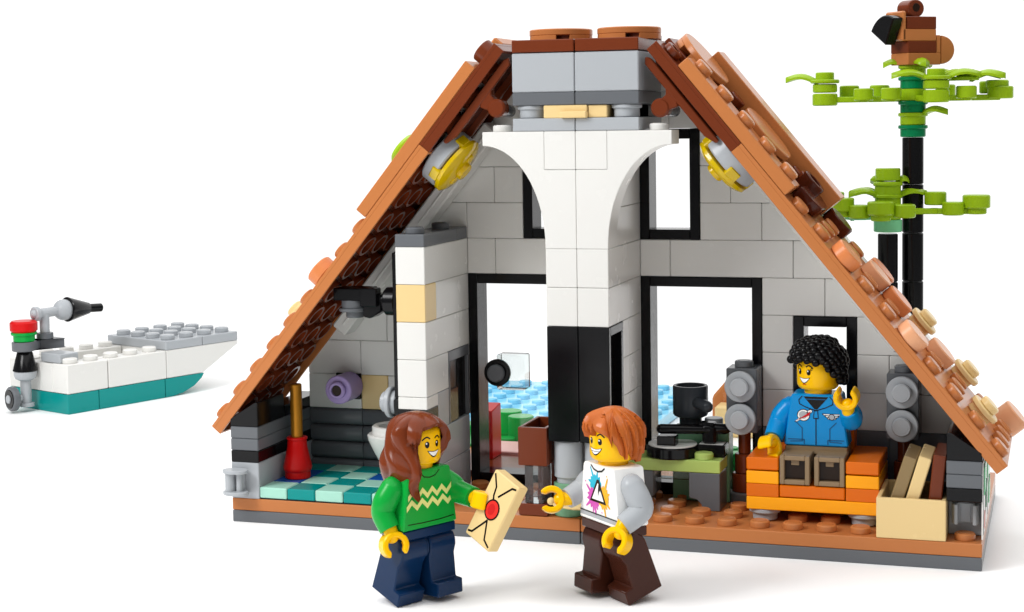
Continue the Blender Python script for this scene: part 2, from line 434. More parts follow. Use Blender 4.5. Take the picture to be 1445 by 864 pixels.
def round_notched(m, c, T, r=1.0, h=.38):
    """two-by-two round tile whose rim is notched at four places"""
    pts = []
    for k in range(72):
        a = 2*PI*k/72
        pts.append((r*math.cos(a), r*math.sin(a)))
    m.prism(c, pts, 'xy', .17, h, .03, T)
    for k in range(4):
        a0 = k*PI/2+.22; pp = [(r*math.cos(a0+t*(PI/2-.44)/10), r*math.sin(a0+t*(PI/2-.44)/10)) for t in range(11)]
        pp += [(.5*x, .5*y) for x, y in pp[::-1]]
        m.prism(c, pp, 'xy', 0, .18, .01, T)
    m.cyl('brown', (0, 0, 0), .52, .16, M=T)
for x in (11.0, 13.22):
    m = MB(); round_notched(m, 'nougat', Matrix.Translation((x, 2.0, 15.6)) @ Matrix.Rotation(.35, 4, 'Z')); part(m, 'round_roof_tile', H)

# roofs
def roof(F, side):
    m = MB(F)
    segs = ((0, 12, 'nougat'), (12, 16, 'brown'))
    for a, b_, c in segs:
        m.box(c, a+.004, b_-.004, 0, 4.0, -.12, 0, .015)                      # skin
        m.box('brown', a+.1, b_-.1, .1, 3.9, -.16, -.125, .002)  # brown sheet darkens the underside: its shade put into the colour
        for y in (0, 3.9): m.box(c, a+.004, b_-.004, y, y+.1, -.4, -.11, .012)
        m.box(c, a+.004, a+.1, .1, 3.9, -.4, -.11, .012); m.box(c, b_-.1, b_-.004, .1, 3.9, -.4, -.11, .012)
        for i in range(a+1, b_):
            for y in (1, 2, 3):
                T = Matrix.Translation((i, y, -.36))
                m.lathe('brown', [(.3, .25), (.3, .0), (.4, .0), (.4, .25)], T, 24)  # tubes in brown too, underside shade put into their colour
    return m
holesR = {(4, 0), (3, 2), (2, 3), (1, 1), (7, 0), (6, 2), (6, 3), (5, 2), (4, 3), (8, 3), (9, 1), (9, 2)}
def roof_part(F, side):
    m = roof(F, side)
    for i in range(16):
        for j in range(4):
            c = 'nougat' if i < 12 else 'brown'
            if side == 'R' and ((i, j) in holesR or i >= 10): continue
            if side == 'L' and (9 <= i < 15 and j < 4 or (i, j) in {(6, 0), (4, 1), (10, 2)}): continue
            m.stud(c, i+.5, j+.5, 0)
    R_ = part(m, 'roof', H)
    return R_
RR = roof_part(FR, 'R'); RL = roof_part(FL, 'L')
m = MB(FL); m.box('nougat', 9.0, 15.0, 0, 4, .012, .41); part(m, 'roof_overlay', RL)
m = MB(FL); m.cyl('brown', (15.5, .5, 0), .38, .36); m.box('nougat', 15.05, 15.98, 1.0, 3.4, .02, .4, .05); part(m, 'ridge_tile', RL)
m = MB(FR); m.box('nougat', 10.0, 15.0, 0, 1, .012, .4)
for i in range(10, 15): m.stud('nougat', i+.5, .5, .4)
part(m, 'roof_overlay', RR)
m = MB(FR); m.box('nougat', 9.0, 15.0, 3.02, 4.0, .012, .82); part(m, 'roof_overlay', RR)
m = MB(FR); m.box('brown', 10, 16, 1.02, 3, .01, .2)
for i in (13.4, 10.4): m.cyl('brown', (i, 2.6, .2), .3, .25)
m.stud('brown', 15.5, .5, .02, hole=.16); m.stud('brown', 15.6, 2.7, .3, hole=.16); m.stud('brown', 10.1, 2.5, .35, hole=.16)
m.cyl('dark_brown', (9.9, 2.45, .1), .42, .55, hole=.26); part(m, 'brown_plate', RR)
for s_ in (14.9, 11.9):
    m = MB(FR); round_notched(m, 'nougat', Matrix.Translation((s_, 2.0, .2)) @ Matrix.Rotation(.5, 4, 'Z')); part(m, 'round_roof_tile', RR)
def rtile(F, par, c, s_, y, h=.4, r=.49, n0=.0):
    m = MB(F); m.cyl(c, (s_, y, n0+.005), r, h, b=.04, seg=32); part(m, 'round_tile', par)
def rflange(F, par, c, s_, y):
    m = MB(F); m.cyl(c, (s_, y, 0.005), .38, .25); m.cyl(c, (s_, y, .22), .49, .17, b=.03, seg=32); m.cyl(c, (s_, y, .38), .3, .22, seg=24, b=.04); part(m, 'round_plate', par)
for c, s_, y in (('light_nougat', 4.5, .5), ('light_nougat', 3.5, 2.5), ('coral_nougat', 7.5, .5), ('light_nougat', 6.5, 2.5), ('coral_nougat', 6.5, 3.5), ('coral_nougat', 5.5, 2.5)): rtile(FR, RR, c, s_, y)
rtile(FR, RR, 'dark_brown', 8.5, 3.4)
for s_, y in ((2.5, 3.5), (1.5, 1.5), (4.5, 3.5)): rflange(FR, RR, 'tan', s_, y)
m = MB(FR); m.box('nougat', 0, 1, 4.0, 4.9, -.4, 0); m.cyl('light_nougat', (.5, 4.4, 0), .49, .62, b=.04); part(m, 'round_brick', RR)
m = MB(FR); m.prism('dark_brown', [(9.95, 1.05), (9.95, 2.95), (9.4, 2.95), (9.05, 2.6), (9.0, 2.0), (9.05, 1.4), (9.4, 1.05)], 'xy', .01, .4, .03); part(m, 'curved_tile', RR)
rtile(FL, RL, 'coral_nougat', 6.5, .5, .42); rflange(FL, RL, 'tan', 4.5, 1.5)
m = MB(FL)
m.prism('lime', [(11.25+.62*math.cos(a), 1.2+.6*math.sin(a)) for a in [2*PI*k/24 for k in range(24)]], 'xy', .42, .78, .12)
part(m, 'creeper_leaf', RL)
def hinge(F, sg):
    m = MB(F)
    pts = [(12.5, -.5), (15.75, -.5), (15.9, -.6), (15.75, -.76), (12.9, -.76), (12.5, -.62)]
    m.prism('brown', pts, 'xz', .22, .36, .03); m.prism('brown', pts, 'xz', 1.62, 1.78, .03)
    m.box('dark_brown', 12.7, 15.5, .36, 1.62, -.56, -.48, .02)
    m.prism('brown', [(14.25, -.72), (14.1, -.8), (14.24, -1.2), (14.6, -1.2), (14.62, -.85), (14.8, -.72)], 'xz', .24, .62, .03)
    m.cyl('brown', (14.42, .2, -1.24), .29, .5, (0, 1, 0), .06); m.tube('dark_grey', [(14.4, .7, -1.24), (14.3, 1.8, -1.24)], [.2, .2])
    part(m, 'hinge_arm', RL if sg < 0 else RR)
hinge(FL, -1); hinge(FR, 1)

# lamps under the roof
for F, lab, oo in ((FL, 'round yellow lamp with grey rim under the left roof slope', (7.1, 2, 11.8)), (FR, 'round yellow lamp with grey rim under the right roof slope', (16.4, 2, 11.8))):
    t = thing('ceiling_lamp', lab, 'lamp', oo, group='yellow lamps under the roof')
    s0 = 11.95; y0 = 1.25 if F is FL else 1.2
    m = MB(F @ Matrix.Translation((s0, y0, -.4)) @ Matrix.Rotation(PI, 4, 'X'))
    m.cyl('light_grey', (0, 0, 0), .97, .52, b=.05, seg=40); part(m, 'lamp_rim', t)
    m = MB(F @ Matrix.Translation((s0, y0, -.4)) @ Matrix.Rotation(PI, 4, 'X'))
    m.lathe('clear_yellow', [(0, .55), (.8, .55), (.99, .6), (.99, .72), (.85, .82), (.3, .9), (0, .9)], seg=40)
    for k in range(4):
        m.box('clear_yellow', .8, 1.01, -.22, .22, .3, .62, .03, Matrix.Rotation(k*PI/2+.5, 4, 'Z'))
    m.cyl('clear_yellow', (0, 0, .85), .3, .2); m.cyl('clear_yellow', (.42, .0, .8), .18, .12); m.cyl('clear_yellow', (-.42, .0, .8), .18, .12)
    part(m, 'lens', t)

# ------------------------------------------------------------------ furniture
def speaker(x, lab):
    t = thing('speaker', lab, 'speaker', (x, 3.5, .8), group='speakers on brown posts')
    m = MB(); m.box('dark_grey', x-.49, x+.49, 3.02, 3.98, 3.15, 5.2, .03); m.stud('dark_grey', x, 3.5, 5.2); part(m, 'cabinet', t)
    for z in (4.66, 3.62):
        m = MB(); m.cyl('dark_grey', (x, 3.05, z), .38, .2, (0, -1, 0)); m.cyl('light_grey', (x, 2.86, z), .495, .15, (0, -1, 0), seg=40); m.cyl('light_grey', (x, 2.72, z), .3, .2, (0, -1, 0), .04, seg=32); m.cyl('light_grey', (x, 2.53, z), .2, .015, (0, -1, 0), .008)
        part(m, 'driver', t)
    m = MB(); m.cyl('dark_grey', (x, 3.5, .82), .49, .36, b=.04); m.cyl('brown', (x, 3.5, 1.18), .4, .6); m.cyl('brown', (x, 3.5, 1.78), .31, .62); m.cyl('brown', (x, 3.5, 2.4), .2, .76); part(m, 'stand', t)
speaker(16.5, 'dark grey speaker on a brown post between the orange armchair and the green topped table')
speaker(21.5, 'dark grey speaker on a brown post behind the tan crate under the right roof')

t = thing('armchair', 'orange and yellow striped toy armchair with round grey feet', 'armchair', (19, 2.4, .8))
m = MB(); m.box('bright_orange', 17.01, 20.99, 1, 4, 1.2, 1.59, .02); part(m, 'seat_base', t)
m = MB(); m.box('orange', 18.02, 19.98, 1.0, 4, 1.62, 1.99, .03); part(m, 'seat', t)
for x in (17, 20):
    m = MB()
    m.box('orange', x+.01, x+.99, 1, 3.6, 1.6, 1.99, .012); m.box('bright_orange', x+.01, x+.99, 1, 3.6, 2.0, 2.38, .02); m.box('orange', x+.01, x+.99, 1, 3.6, 2.42, 2.8, .03)
    part(m, 'armrest', t)
m = MB(); m.box('orange', 18, 20, 3.2, 3.98, 2.0, 3.5, .04); part(m, 'backrest', t)
for x in (17.5, 20.5):
    for y in (1.5, 3.4):
        m = MB(); m.cyl('light_grey', (x, y, .82), .38, .24); m.cyl('light_grey', (x, y, 1.05), .49, .14, seg=32); part(m, 'foot', t)

t = thing('crate', 'tan open crate at the front edge of the floor holding tilted flat slabs', 'crate', (22, .5, .8))
m = MB(); m.box('tan', 21.01, 22.99, 0, .15, .81, 2.0, .02); m.box('tan', 21.01, 21.14, .15, 2.6, .81, 2.0, .02); m.box('tan', 22.86, 22.99, .15, 2.6, .81, 2.0, .02); m.box('tan', 21.14, 22.86, 2.45, 2.6, .81, 2.0, .02); m.box('tan', 21.14, 22.86, .15, 2.45, .81, .95, .01)
part(m, 'crate_body', t)
for c, x, a, lab in (('dark_tan', 21.28, 17.5, 'olive brown flat slab, leftmost in the tan crate'), ('tan', 21.74, 16.5, 'pale tan flat slab in the middle of the tan crate'), ('brown', 22.56, 6, 'reddish brown flat slab, nearest the wall in the tan crate')):
    m = MB(Matrix.Translation((x, .25, 1.0)) @ Matrix.Rotation(math.radians(a), 4, 'Y')); m.box(c, -.18, .19, 0, 1.95, 0, 2.28, .03)
    solo(m, 'slab', lab, 'slab', (x, 1, 1), group='slabs in the tan crate')

t = thing('table', 'low table with yellow green top on grey brick legs', 'table', (14.5, 2.5, .8))
m = MB(); m.box('olive_lime', 13.0, 16, 2.0, 3.2, 2.01, 2.4)
m.stud('olive_lime', 15.42, 2.35, 2.4); m.stud('olive_lime', 14.55, 2.25, 2.4); part(m, 'tabletop', t)
for x0 in (13.1, 15.0):
    m = MB(); m.prism('dark_grey', [(x0, 2.0), (x0+.99, 2.0), (x0+.99, .81), (x0+.42, .81), (x0+.4, 1.0), (x0+.25, 1.15), (x0, 1.2)] if x0 > 14 else [(x0, 2.0), (x0+.75, 2.0), (x0+.75, 1.2), (x0+.6, 1.1), (x0+.55, .81), (x0, .81)], 'xz', 2.0, 3.15, .02); part(m, 'leg', t)
m = MB(); m.box('clear_brick', 13.85, 15.0, 2.9, 3.1, 1.55, 1.95, .05); part(m, 'glass_shelf', t)

t = thing('record_player', 'black record player with white topped round platter and tone arm on the green topped table', 'record player', (14.8, 2.6, 2.4))
m = MB(); m.cyl('black', (14.35, 2.62, 2.4), .84, .36, seg=40, b=.04); m.cyl('white', (14.35, 2.62, 2.755), .78, .05, seg=40, b=.01); part(m, 'platter', t)
m = MB(); m.box('black', 13.95, 14.55, 2.1, 2.6, 2.77, 3.1, .03); part(m, 'pickup_head', t)
m = MB(); m.box('black', 15.12, 16.05, 2.55, 3.2, 2.41, 2.8, .03); m.box('white', 15.2, 15.97, 2.62, 3.15, 2.795, 2.81, .004); part(m, 'player_base', t)  # thin white sheet paints a reflection onto the black top
m = MB(); m.tube('black', [(14.05, 2.3, 3.3), (15.4, 2.75, 3.26)], [.16, .16]); m.box('black', 15.3, 15.75, 2.6, 3.05, 2.8, 3.4, .08); m.tube('black', [(15.4, 2.75, 3.28), (16.0, 2.95, 3.26)], [.2, .17]); m.box('black', 15.2, 15.7, 2.6, 3.0, 3.38, 3.5, .03); part(m, 'tone_arm', t)

t = thing('cupboard', 'sand green low cupboard behind the record player at the window', 'cupboard', (15, 3.6, .8))
m = MB(); m.box('sand_green', 14.2, 16.05, 3.24, 3.95, .82, 3.2, .03); part(m, 'cabinet', t)
m = MB(); m.cyl('light_grey', (15.5, 3.55, 3.2), .3, .3); part(m, 'round_stud', t)
t = thing('pot', 'dark grey pot with side handle standing in front of the right glass door', 'pot', (14.75, 3.5, 3.2))
m = MB(); T = Matrix.Translation((14.75, 3.5, 3.2))
m.lathe('charcoal', [(0, 0), (.34, 0), (.36, .03), (.36, .28), (.4, .3), (.53, .36), (.57, .42), (.57, 1.3), (.55, 1.34), (.47, 1.34), (.45, 1.3), (.45, .9), (0, .9)], T, 36); part(m, 'pot_body', t)
m = MB(); m.tube('charcoal', [(15.05, 3.1, 4.05), (15.45, 2.75, 3.98)], [.2, .19], seg=20); part(m, 'handle', t)

t = thing('firewood_bin', 'reddish brown open box on a clear block beside the black chimney base', 'bin', (10.5, .5, .8))
m = MB(); m.box('brown', 10.01, 10.94, .0, 2, .82, 1.19, .02); part(m, 'foot_plate', t)
m = MB(); m.box('clear_brick', 10.2, 10.8, .05, .95, 1.2, 2.38, .02); part(m, 'clear_block', t)
m = MB(); m.box('brown', 10.01, 10.95, 0, .14, 2.4, 3.6, .02); m.box('brown', 10.01, 10.13, .14, 2, 2.4, 3.6, .02); m.box('brown', 10.83, 10.95, .14, 2, 2.4, 3.6, .02); m.box('brown', 10.13, 10.83, 1.88, 2, 2.4, 3.6, .02); m.box('brown', 10.13, 10.83, .14, 1.88, 2.4, 2.6, .02); m.box('dark_brown', 10.1, 10.9, 1.75, 2, 1.2, 2.38, .02); part(m, 'box', t)
m = MB(); m.stud('brown', 10.5, 1.4, 1.19); part(m, 'stud', t)

m = MB(); m.M = Matrix.Translation((11.95, -.35, 1.28)); m.lathe('tan', [(0, -.09), (.2, -.07), (.42, .02), (.42, .08), (.2, .1), (0, .1)], Matrix.Scale(1.7, 4, (1, 0, 0)), 24); m.ball('tan', (-.78, 0, .12), .12)  # flat pointed tan piece with a small knob
solo(m, 'tan_piece', 'pale tan pointed piece in front of the sand green foot of the chimney', 'tan_piece', (11.9, -.3, 1.2))

t = thing('plunger', 'red toilet plunger with golden handle on the blue and white tiles', 'plunger', (1.6, 1.7, 1.2))
m = MB(); m.lathe('red', [(0, 0), (.4, 0), (.43, .03), (.43, .24), (.47, .28), (.49, .38), (.34, 1.05), (.32, 1.3), (.35, 1.33), (.35, 1.38), (.33, 1.4), (0, 1.4)], Matrix.Translation((1.6, 1.7, 1.2)), 36); part(m, 'cup', t)
m = MB(); m.cyl('gold', (1.6, 1.7, 2.55), .2, 1.85); part(m, 'handle', t)

t = thing('toilet', 'round white toilet bowl at the dark grey bathroom wall', 'toilet', (4.75, 2.9, 1.2))
m = MB(); m.lathe('white', [(0, 0), (.4, 0), (.44, .05), (.5, .3), (.75, .75), (.98, 1.25), (1.0, 1.4), (.96, 1.44), (.84, 1.44)], Matrix.Translation((4.75, 2.9, 1.2)), 40); part(m, 'bowl', t)
m = MB(); m.lathe('white', [(.62, 1.0), (.62, 1.68), (.66, 1.72), (.8, 1.72), (.84, 1.68), (.84, 1.2)], Matrix.Translation((4.75, 2.9, 1.2)), 40); m.cyl('print_grey', (4.75, 2.9, 2.1), .64, .1, b=.01); part(m, 'seat', t)
m = MB(); m.box('white', 4.1, 5.4, 3.75, 3.98, 1.3, 2.9, .05); part(m, 'cistern', t)

t = thing('paper_roll', 'lilac paper roll on a black holder on the bathroom wall', 'paper roll', (2.6, 3.4, 4.0))
m = MB(); m.box('black', 2.08, 3.0, 3.9, 4.02, 3.55, 4.45, .02); m.cyl('lavender', (2.6, 3.95, 4.02), .49, 1.02, (0, -1, 0), .03, seg=36); m.cyl('lavender', (2.6, 2.96, 4.02), .3, .2, (0, -1, 0), .04, hole=.19, hd=.9); m.cyl('inside_dark', (2.6, 2.92, 4.02), .2, .1, (0, -1, 0)); part(m, 'roll', t)
t = thing('wash_tap', 'light grey round tap disc at the foot of the black shower post', 'tap', (5.4, .6, 4.1))
m = MB(); m.cyl('light_grey', (5.78, .6, 4.12), .38, .2, (-1, 0, 0)); m.cyl('light_grey', (5.6, .6, 4.12), .5, .17, (-1, 0, 0), seg=36); m.cyl('light_grey', (5.44, .6, 4.12), .33, .22, (-1, 0, 0), .05); part(m, 'disc', t)
t = thing('shower_head', 'black angular shower head with grey nozzle on the black post', 'shower', (4.6, 1, 7.4))
m = MB(); m.box('black', 3.55, 4.75, .6, 1.5, 7.38, 7.78, .03); m.box('black', 4.5, 5.1, .55, .95, 7.2, 7.8, .03); m.prism('black', [(4.55, 6.85), (4.8, 6.8), (5.2, 7.05), (5.2, 7.6), (4.55, 7.6)], 'xz', .7, 1.4, .04); m.cyl('black', (5.2, .8, 7.4), .2, .3, (1, 0, 0)); m.cyl('black', (5.35, .75, 7.38), .46, .45, (1, 0, 0), .06); part(m, 'arm', t)
m = MB(); m.cyl('dark_grey', (4.1, 1.0, 7.1), .4, .3); m.cyl('dark_grey', (4.1, 1.0, 7.0), .48, .12); m.cyl('dark_grey', (4.15, 1.0, 6.8), .3, .22); part(m, 'nozzle', t)

# garden outside the doors
t = thing('garden_patch', 'green studded garden plate with pink step outside the left glass door', 'garden', (8, 9, .8))
m = MB(); m.box('brown', 5.6, 11.5, 5.1, 7.9, .81, 1.0, .02); part(m, 'path', t)
m = MB(); m.box('pink', 6.0, 10, 8.0, 9.9, .81, 1.1, .03); part(m, 'step', t)
m = MB(); m.box('leaf_green', 2, 11, 10.02, 14.6, .01, .9, .03)
for i in range(8):
    for j in range(4): m.stud('leaf_green', 2.8+1.1*i, 10.6+1.1*j, .9)
for x, y in ((5.6, 12.4), (6.4, 11.4)): m.cyl('leaf_green', (x, y, .9), .5, .9)
part(m, 'lawn', t)
m = MB()
for x, y in ((15.6, 6.2), (16.2, 6.6), (17.0, 6.4), (15.2, 7)): m.ball('leaf_green', (x, y, 1.3), .5, seg=10); m.cyl('leaf_green', (x+.2, y-.2, 1.5), .3, .4)
solo(m, 'shrub', 'small bright green shrub outside the right glass door', 'shrub', (16, 6.4, .8))
t = thing('mailbox', 'red box standing outside the left glass door', 'mailbox', (6.5, 7.4, .8))
m = MB(); m.prism('red', [(7.0, 1.0), (8.0, 1.0), (8.0, 2.9), (7.0, 2.75)], 'yz', 6.2, 6.75, .03); part(m, 'box', t)
m = MB(); m.box('wax_red', 6.28, 6.66, 6.97, 7.02, 2.1, 2.4, .01); part(m, 'slot', t)
t = thing('jetty', 'tan landing block beyond the right glass door', 'jetty', (13, 20, 0))
m = MB(); m.prism('nougat', [(12.3, 0), (14.6, 0), (14.6, 1.6), (13.6, 2.3), (12.9, 2.2), (12.3, 1.5)], 'xz', 19, 21, .1); m.box('tan', 12.6, 16.5, 18, 19, 0, 1.3, .1); part(m, 'block', t)

# ------------------------------------------------------------------ trees and bird
def leaf(m, c, M, L=1.0, W=.3):
    """one curved leaf growing along +x of M"""
    vs = []; fs = []; n = 10
    for i in range(n+1):
        t_ = i/n; x = .25+L*t_; w_ = W*(math.sin(PI*min(1, t_*.92+.08))**.6)*(.75+.25*t_); z = .16*math.sin(PI*t_*1.05)-.04+.12*t_
        for k in range(5):
            y = w_*(k-2)/2; h = .12*(1-((k-2)/2)**2)
            vs.append((x, y, z+h)); 
        for k in range(5):
            y = w_*(k-2)/2; vs.append((x, y, z-.08+.02*(1-abs(k-2)/2)))
    for i in range(n):
        a, b_ = i*10, (i+1)*10
        for k in range(4):
            fs.append([a+k, b_+k, b_+k+1, a+k+1]); fs.append([a+5+k, a+6+k, b_+6+k, b_+5+k])
        fs.append([a, a+5, b_+5, b_]); fs.append([a+4, b_+4, b_+9, a+9])
    fs.append([0, 1, 2, 3, 4, 9, 8, 7, 6, 5]); e = n*10; fs.append([e+k for k in (5, 6, 7, 8, 9, 4, 3, 2, 1, 0)])
    m.add(vs, fs, c, M)
def sprig(m, c, x, y, z, angs, L=1.0):
    m.cyl(c, (x, y, z), .5, .13, b=.03)
    for a in angs: leaf(m, c, Matrix.Translation((x, y, z+.06)) @ Matrix.Rotation(math.radians(a), 4, 'Z'), L)
def blob(m, c, x, y, z, r=.42, h=.42, low=0):
    m.cyl(c, (x, y, z), r, h, b=.04)
    if low: m.cyl(c, (x, y, z-.2), r*.74, .22)
def twig(m, c, a, b_, w_=.15):
    a, b_ = V(a), V(b_); d = b_-a; L = d.length; ang = math.atan2(d.y, d.x)
    m.box(c, 0, L, -w_, w_, -.1, .1, .03, Matrix.Translation(a) @ Matrix.Rotation(ang, 4, 'Z'))
tx, ty = 21.25, 9.5
t = thing('tree', 'tall toy tree with slim black trunk and flat lime leaves, topped by the bird', 'tree', (tx, ty, .8), group='toy trees behind the house')
m = MB(); z = .8
while z < 12.3: h = min(1.66, 12.36-z); m.cyl('black', (tx, ty, z), .36, h-.012, b=.03); z += 1.66
part(m, 'trunk', t)
m = MB(); z0 = 12.36
for k in range(3):
    z = z0+k*.82
    m.cyl('deep_green', (tx, ty, z), .43, .41); m.cyl('deep_green', (tx, ty, z+.28), .5, .13)
    m.cyl('lime', (tx, ty, z+.41), .43, .41)
part(m, 'stem_top', t)
m = MB()
sprig(m, 'lime', tx, ty, z0+.7, (-18,), 1.0)
sprig(m, 'lime', tx, ty, z0+2.32, (185, 60, 300), .75)
zc = 13.72
spots = [(-2.95, -.2, -.05, .43), (-1.6, -.5, .1, .34), (-.63, -1.0, .1, .34), (.85, -1.2, .0, .43), (1.8, -.8, .12, .34), (2.85, .3, .1, .43), (-1.2, .8, .22, .34), (2.5, .7, .28, .36), (-2.2, .5, .22, .34), (1.0, 1.1, .2, .34)]
for x, y, z, r in spots: blob(m, 'lime', tx+x, ty+y, zc+z-.2, r)
for a, b_ in (((0, 0), (-2.95, -.2)), ((0, 0), (.85, -1.2)), ((0, 0), (2.85, .3)), ((-.6, 0), (-.63, -1.0)), ((-1.6, -.1), (-1.6, -.5)), ((1.8, .2), (1.8, -.8)), ((-1.4, 0), (-1.2, .8)), ((2, .2), (2.5, .7)), ((-2, 0), (-2.2, .5)), ((0, 0), (1, 1.1))):
    twig(m, 'lime', (tx+a[0], ty+a[1], zc-.05), (tx+b_[0], ty+b_[1], zc-.05))
blob(m, 'lime', tx-2.95, ty-.2, zc+.2, .42, .3); sprig(m, 'lime', tx-2.95, ty-.2, zc+.52, (172,), 1.15); m.cyl('lime', (tx-2.95, ty-.2, zc+.62), .32, .28)
blob(m, 'lime', tx+.85, ty-1.2, zc+.25, .43, .3); sprig(m, 'lime', tx+.85, ty-1.2, zc+.56, (15, 50, 75, 200), 1.25); m.cyl('lime', (tx+.85, ty-1.2, zc+.66), .3, .26)
sprig(m, 'lime', tx+1.7, ty-.4, zc+.52, (5, 30, 340), 1.1); m.cyl('lime', (tx+1.75, ty-.4, zc+.6), .3, .3)
blob(m, 'lime', tx+2.75, ty+.3, zc+.25, .38, .28)
part(m, 'foliage', t)
sx, sy = 20.46, 9.0
t = thing('tree', 'shorter toy tree with lime leaves on a pale green collar, beside the taller black trunk', 'tree', (sx, sy, .8), group='toy trees behind the house')
m = MB(); z = .8
while z < 9.1: h = min(1.66, 9.15-z); m.cyl('black', (sx, sy, z), .34, h-.012, b=.03); z += 1.66
part(m, 'trunk', t)
m = MB(); m.cyl('pale_green', (sx, sy, 9.15), .48, .42); part(m, 'collar', t)
m = MB(); zc = 9.85
m.cyl('lime', (sx, sy, 9.57), .44, 1.3); sprig(m, 'lime', sx, sy, 10.3, (170, 200, 150, 20), 1.1); sprig(m, 'lime', sx, sy, 10.72, (20, 140), .5); m.cyl('lime', (sx, sy, 10.9), .42, .42)
for x, y, z, r, lw in ((-.1, -1.3, .05, .45, 1), (.65, -1.1, -.05, .37, 0), (-.85, -1.0, -.08, .37, 0), (-1.45, -.9, .15, .43, 1), (1.55, .4, .3, .37, 0), (2.15, .1, -.03, .37, 0), (2.9, .3, .2, .46, 1), (-1.9, .3, .3, .4, 0)): blob(m, 'lime', sx+x, sy+y, zc+z-.1, r, .45, lw)
for b_ in ((-.1, -1.3), (-1.45, -.9), (2.9, .3), (-1.9, .3)): twig(m, 'lime', (sx, sy, zc), (sx+b_[0], sy+b_[1], zc))
for a, b_ in (((0, -1.2), (.65, -1.1)), ((-.1, -1.1), (-.85, -1)), ((1.5, 0), (1.55, .4)), ((2.1, .2), (2.15, .1))): twig(m, 'lime', (sx+a[0], sy+a[1], zc), (sx+b_[0], sy+b_[1], zc))
sprig(m, 'pale_green', sx-.9, sy-.5, 9.6, (190, 215), .8)
part(m, 'foliage', t)

B = thing('bird', 'nougat and brown brick bird with big black beak perched on top of the tall tree', 'bird', (tx+.0, ty-.05, 14.8), rotz=math.radians(-50), local=True)
m = MB()
m.box('nougat', -.5, .5, -.55, .78, 0, .4); m.box('nougat', -.5, .5, .62, .78, .38, 1.0, .03)
m.box('brown', -.5, .5, -.55, .6, .4, .8, .02)
part(m, 'body', B)
m = MB(); m.prism('nougat', [(.8, .02)] + [(.8+.55*math.sin(a), .5-.48*math.cos(a)) for a in [PI*k/14 for k in range(15)]] + [(.8, .98)], 'yz', -.5, .5, .03); part(m, 'tail', B)
m = MB(); m.box('nougat', -.5, .5, -.75, .6, .8, 1.2); m.box('nougat', -.5, .5, -.78, -.6, .8, 1.8, .05); m.box('brown', -.5, .5, -.58, .6, 1.2, 1.62, .02); part(m, 'head', B)
m = MB(); m.prism('brown', [(.34*math.cos(a), .3*math.sin(a)) for a in [2*PI*k/24 for k in range(24)]], 'yz', -.32, .32, .03, Matrix.Translation((0, -.1, 1.9)))
m.cyl('inside_dark', (-.33, -.1, 1.93), .14, .02, (-1, 0, 0), .004); m.cyl('inside_dark', (.31, -.1, 1.93), .14, .03, (1, 0, 0), .004); part(m, 'crest', B)
m = MB(); bc = V((.115, .66)); b1 = V((.48, .88)); b2 = V((-.86, .5))
m.prism('black', [(bc.x, bc.y)] + [tuple(bc + b1*math.cos(a) + b2*math.sin(a)) for a in [PI/2*k/14 for k in range(15)]], 'xz', -1.2, -.79, .035); part(m, 'beak', B)

# ------------------------------------------------------------------ boat
BS = 1.136
Bt = thing('boat', 'white toy speedboat with teal bottom and grey studded foredeck', 'boat', (-16.9, 16.32, 0), rotz=1.2012, local=True)
SB = Matrix.Scale(BS, 4)
m = MB(SB)
for a, b_ in ((0, 1.98), (2.02, 5.0)):
    m.box('white', a, b_, 0, 1, .82, 2.0, .03); m.box('white', a, b_, 3, 4, .82, 2.0, .03)
m.box('white', 0, 1, 1, 1.8, .82, 1.98, .02); m.box('white', .02, 1, 1.82, 3, .82, 1.95, .02); m.box('white', 1, 5, 1, 3, .82, 1.2, .02)
m.prism('white', [(5.02, .82), (7.0, .82), (9, 1.86), (9, 2.0), (5.02, 2.0)], 'xz', 0, 4, .03)
for i in range(5): m.stud('white', i+.5, .5, 2.0); m.stud('white', i+.5, 3.5, 2.0)
part(m, 'hull', Bt)
m = MB(SB)
m.prism('teal', [(0, 0), (1.5, 0), (1.5, .8), (0, .8)], 'xz', 0, 4, .02); m.prism('teal', [(1.53, 0), (4.9, 0), (4.9, .8), (1.53, .8)], 'xz', 0, 4, .02)
m.prism('teal', [(4.93, 0), (5.3, .01), (5.9, .1), (6.5, .32), (6.9, .6), (7.05, .8), (4.93, .8)], 'xz', 0, 4, .02)
part(m, 'keel', Bt)
m = MB(SB)
for a, b_ in ((5, 6.99), (7.01, 9)):
    m.box('light_grey', a, b_, 0, 4, 2.01, 2.4, .03)
    for i in range(2):
        for j in range(4): m.stud('light_grey', a+i+.5, j+.5, 2.4)
part(m, 'foredeck', Bt)
m = MB(SB); m.box('light_grey', 0.1, 1.0, .6, 1.9, 2.0, 2.38, .03); part(m, 'stern_plate', Bt)
mo = V((-.45, 2.2, .2))
m = MB(SB @ Matrix.Translation(mo))
m.cyl('black', (0, 0, 1.45), .5, .82, r2=.3, b=.03); m.lathe('light_grey', [(0, 1.05), (.2, 1.05), (.4, 1.15), (.46, 1.3), (.46, 1.45), (0, 1.45)]); m.cyl('light_grey', (0, 0, .1), .22, 1.0)
m.cyl('light_grey', (0, -.05, .0), .3, .16)
m.prism('dark_grey', [(-.5*math.cos(a), -.5*math.sin(a)) for a in [-PI/2+PI*k/12 for k in range(13)]] + [(1.6, .5), (1.6, -.5)], 'xy', 2.28, 2.66, .03)
m.cyl('leaf_green', (0, 0, 2.67), .43, .3); m.cyl('leaf_green', (0, 0, 2.93), .52, .12); m.cyl('red', (0, 0, 3.05), .55, .46, b=.08)
ou = part(m, 'outboard_motor', Bt)
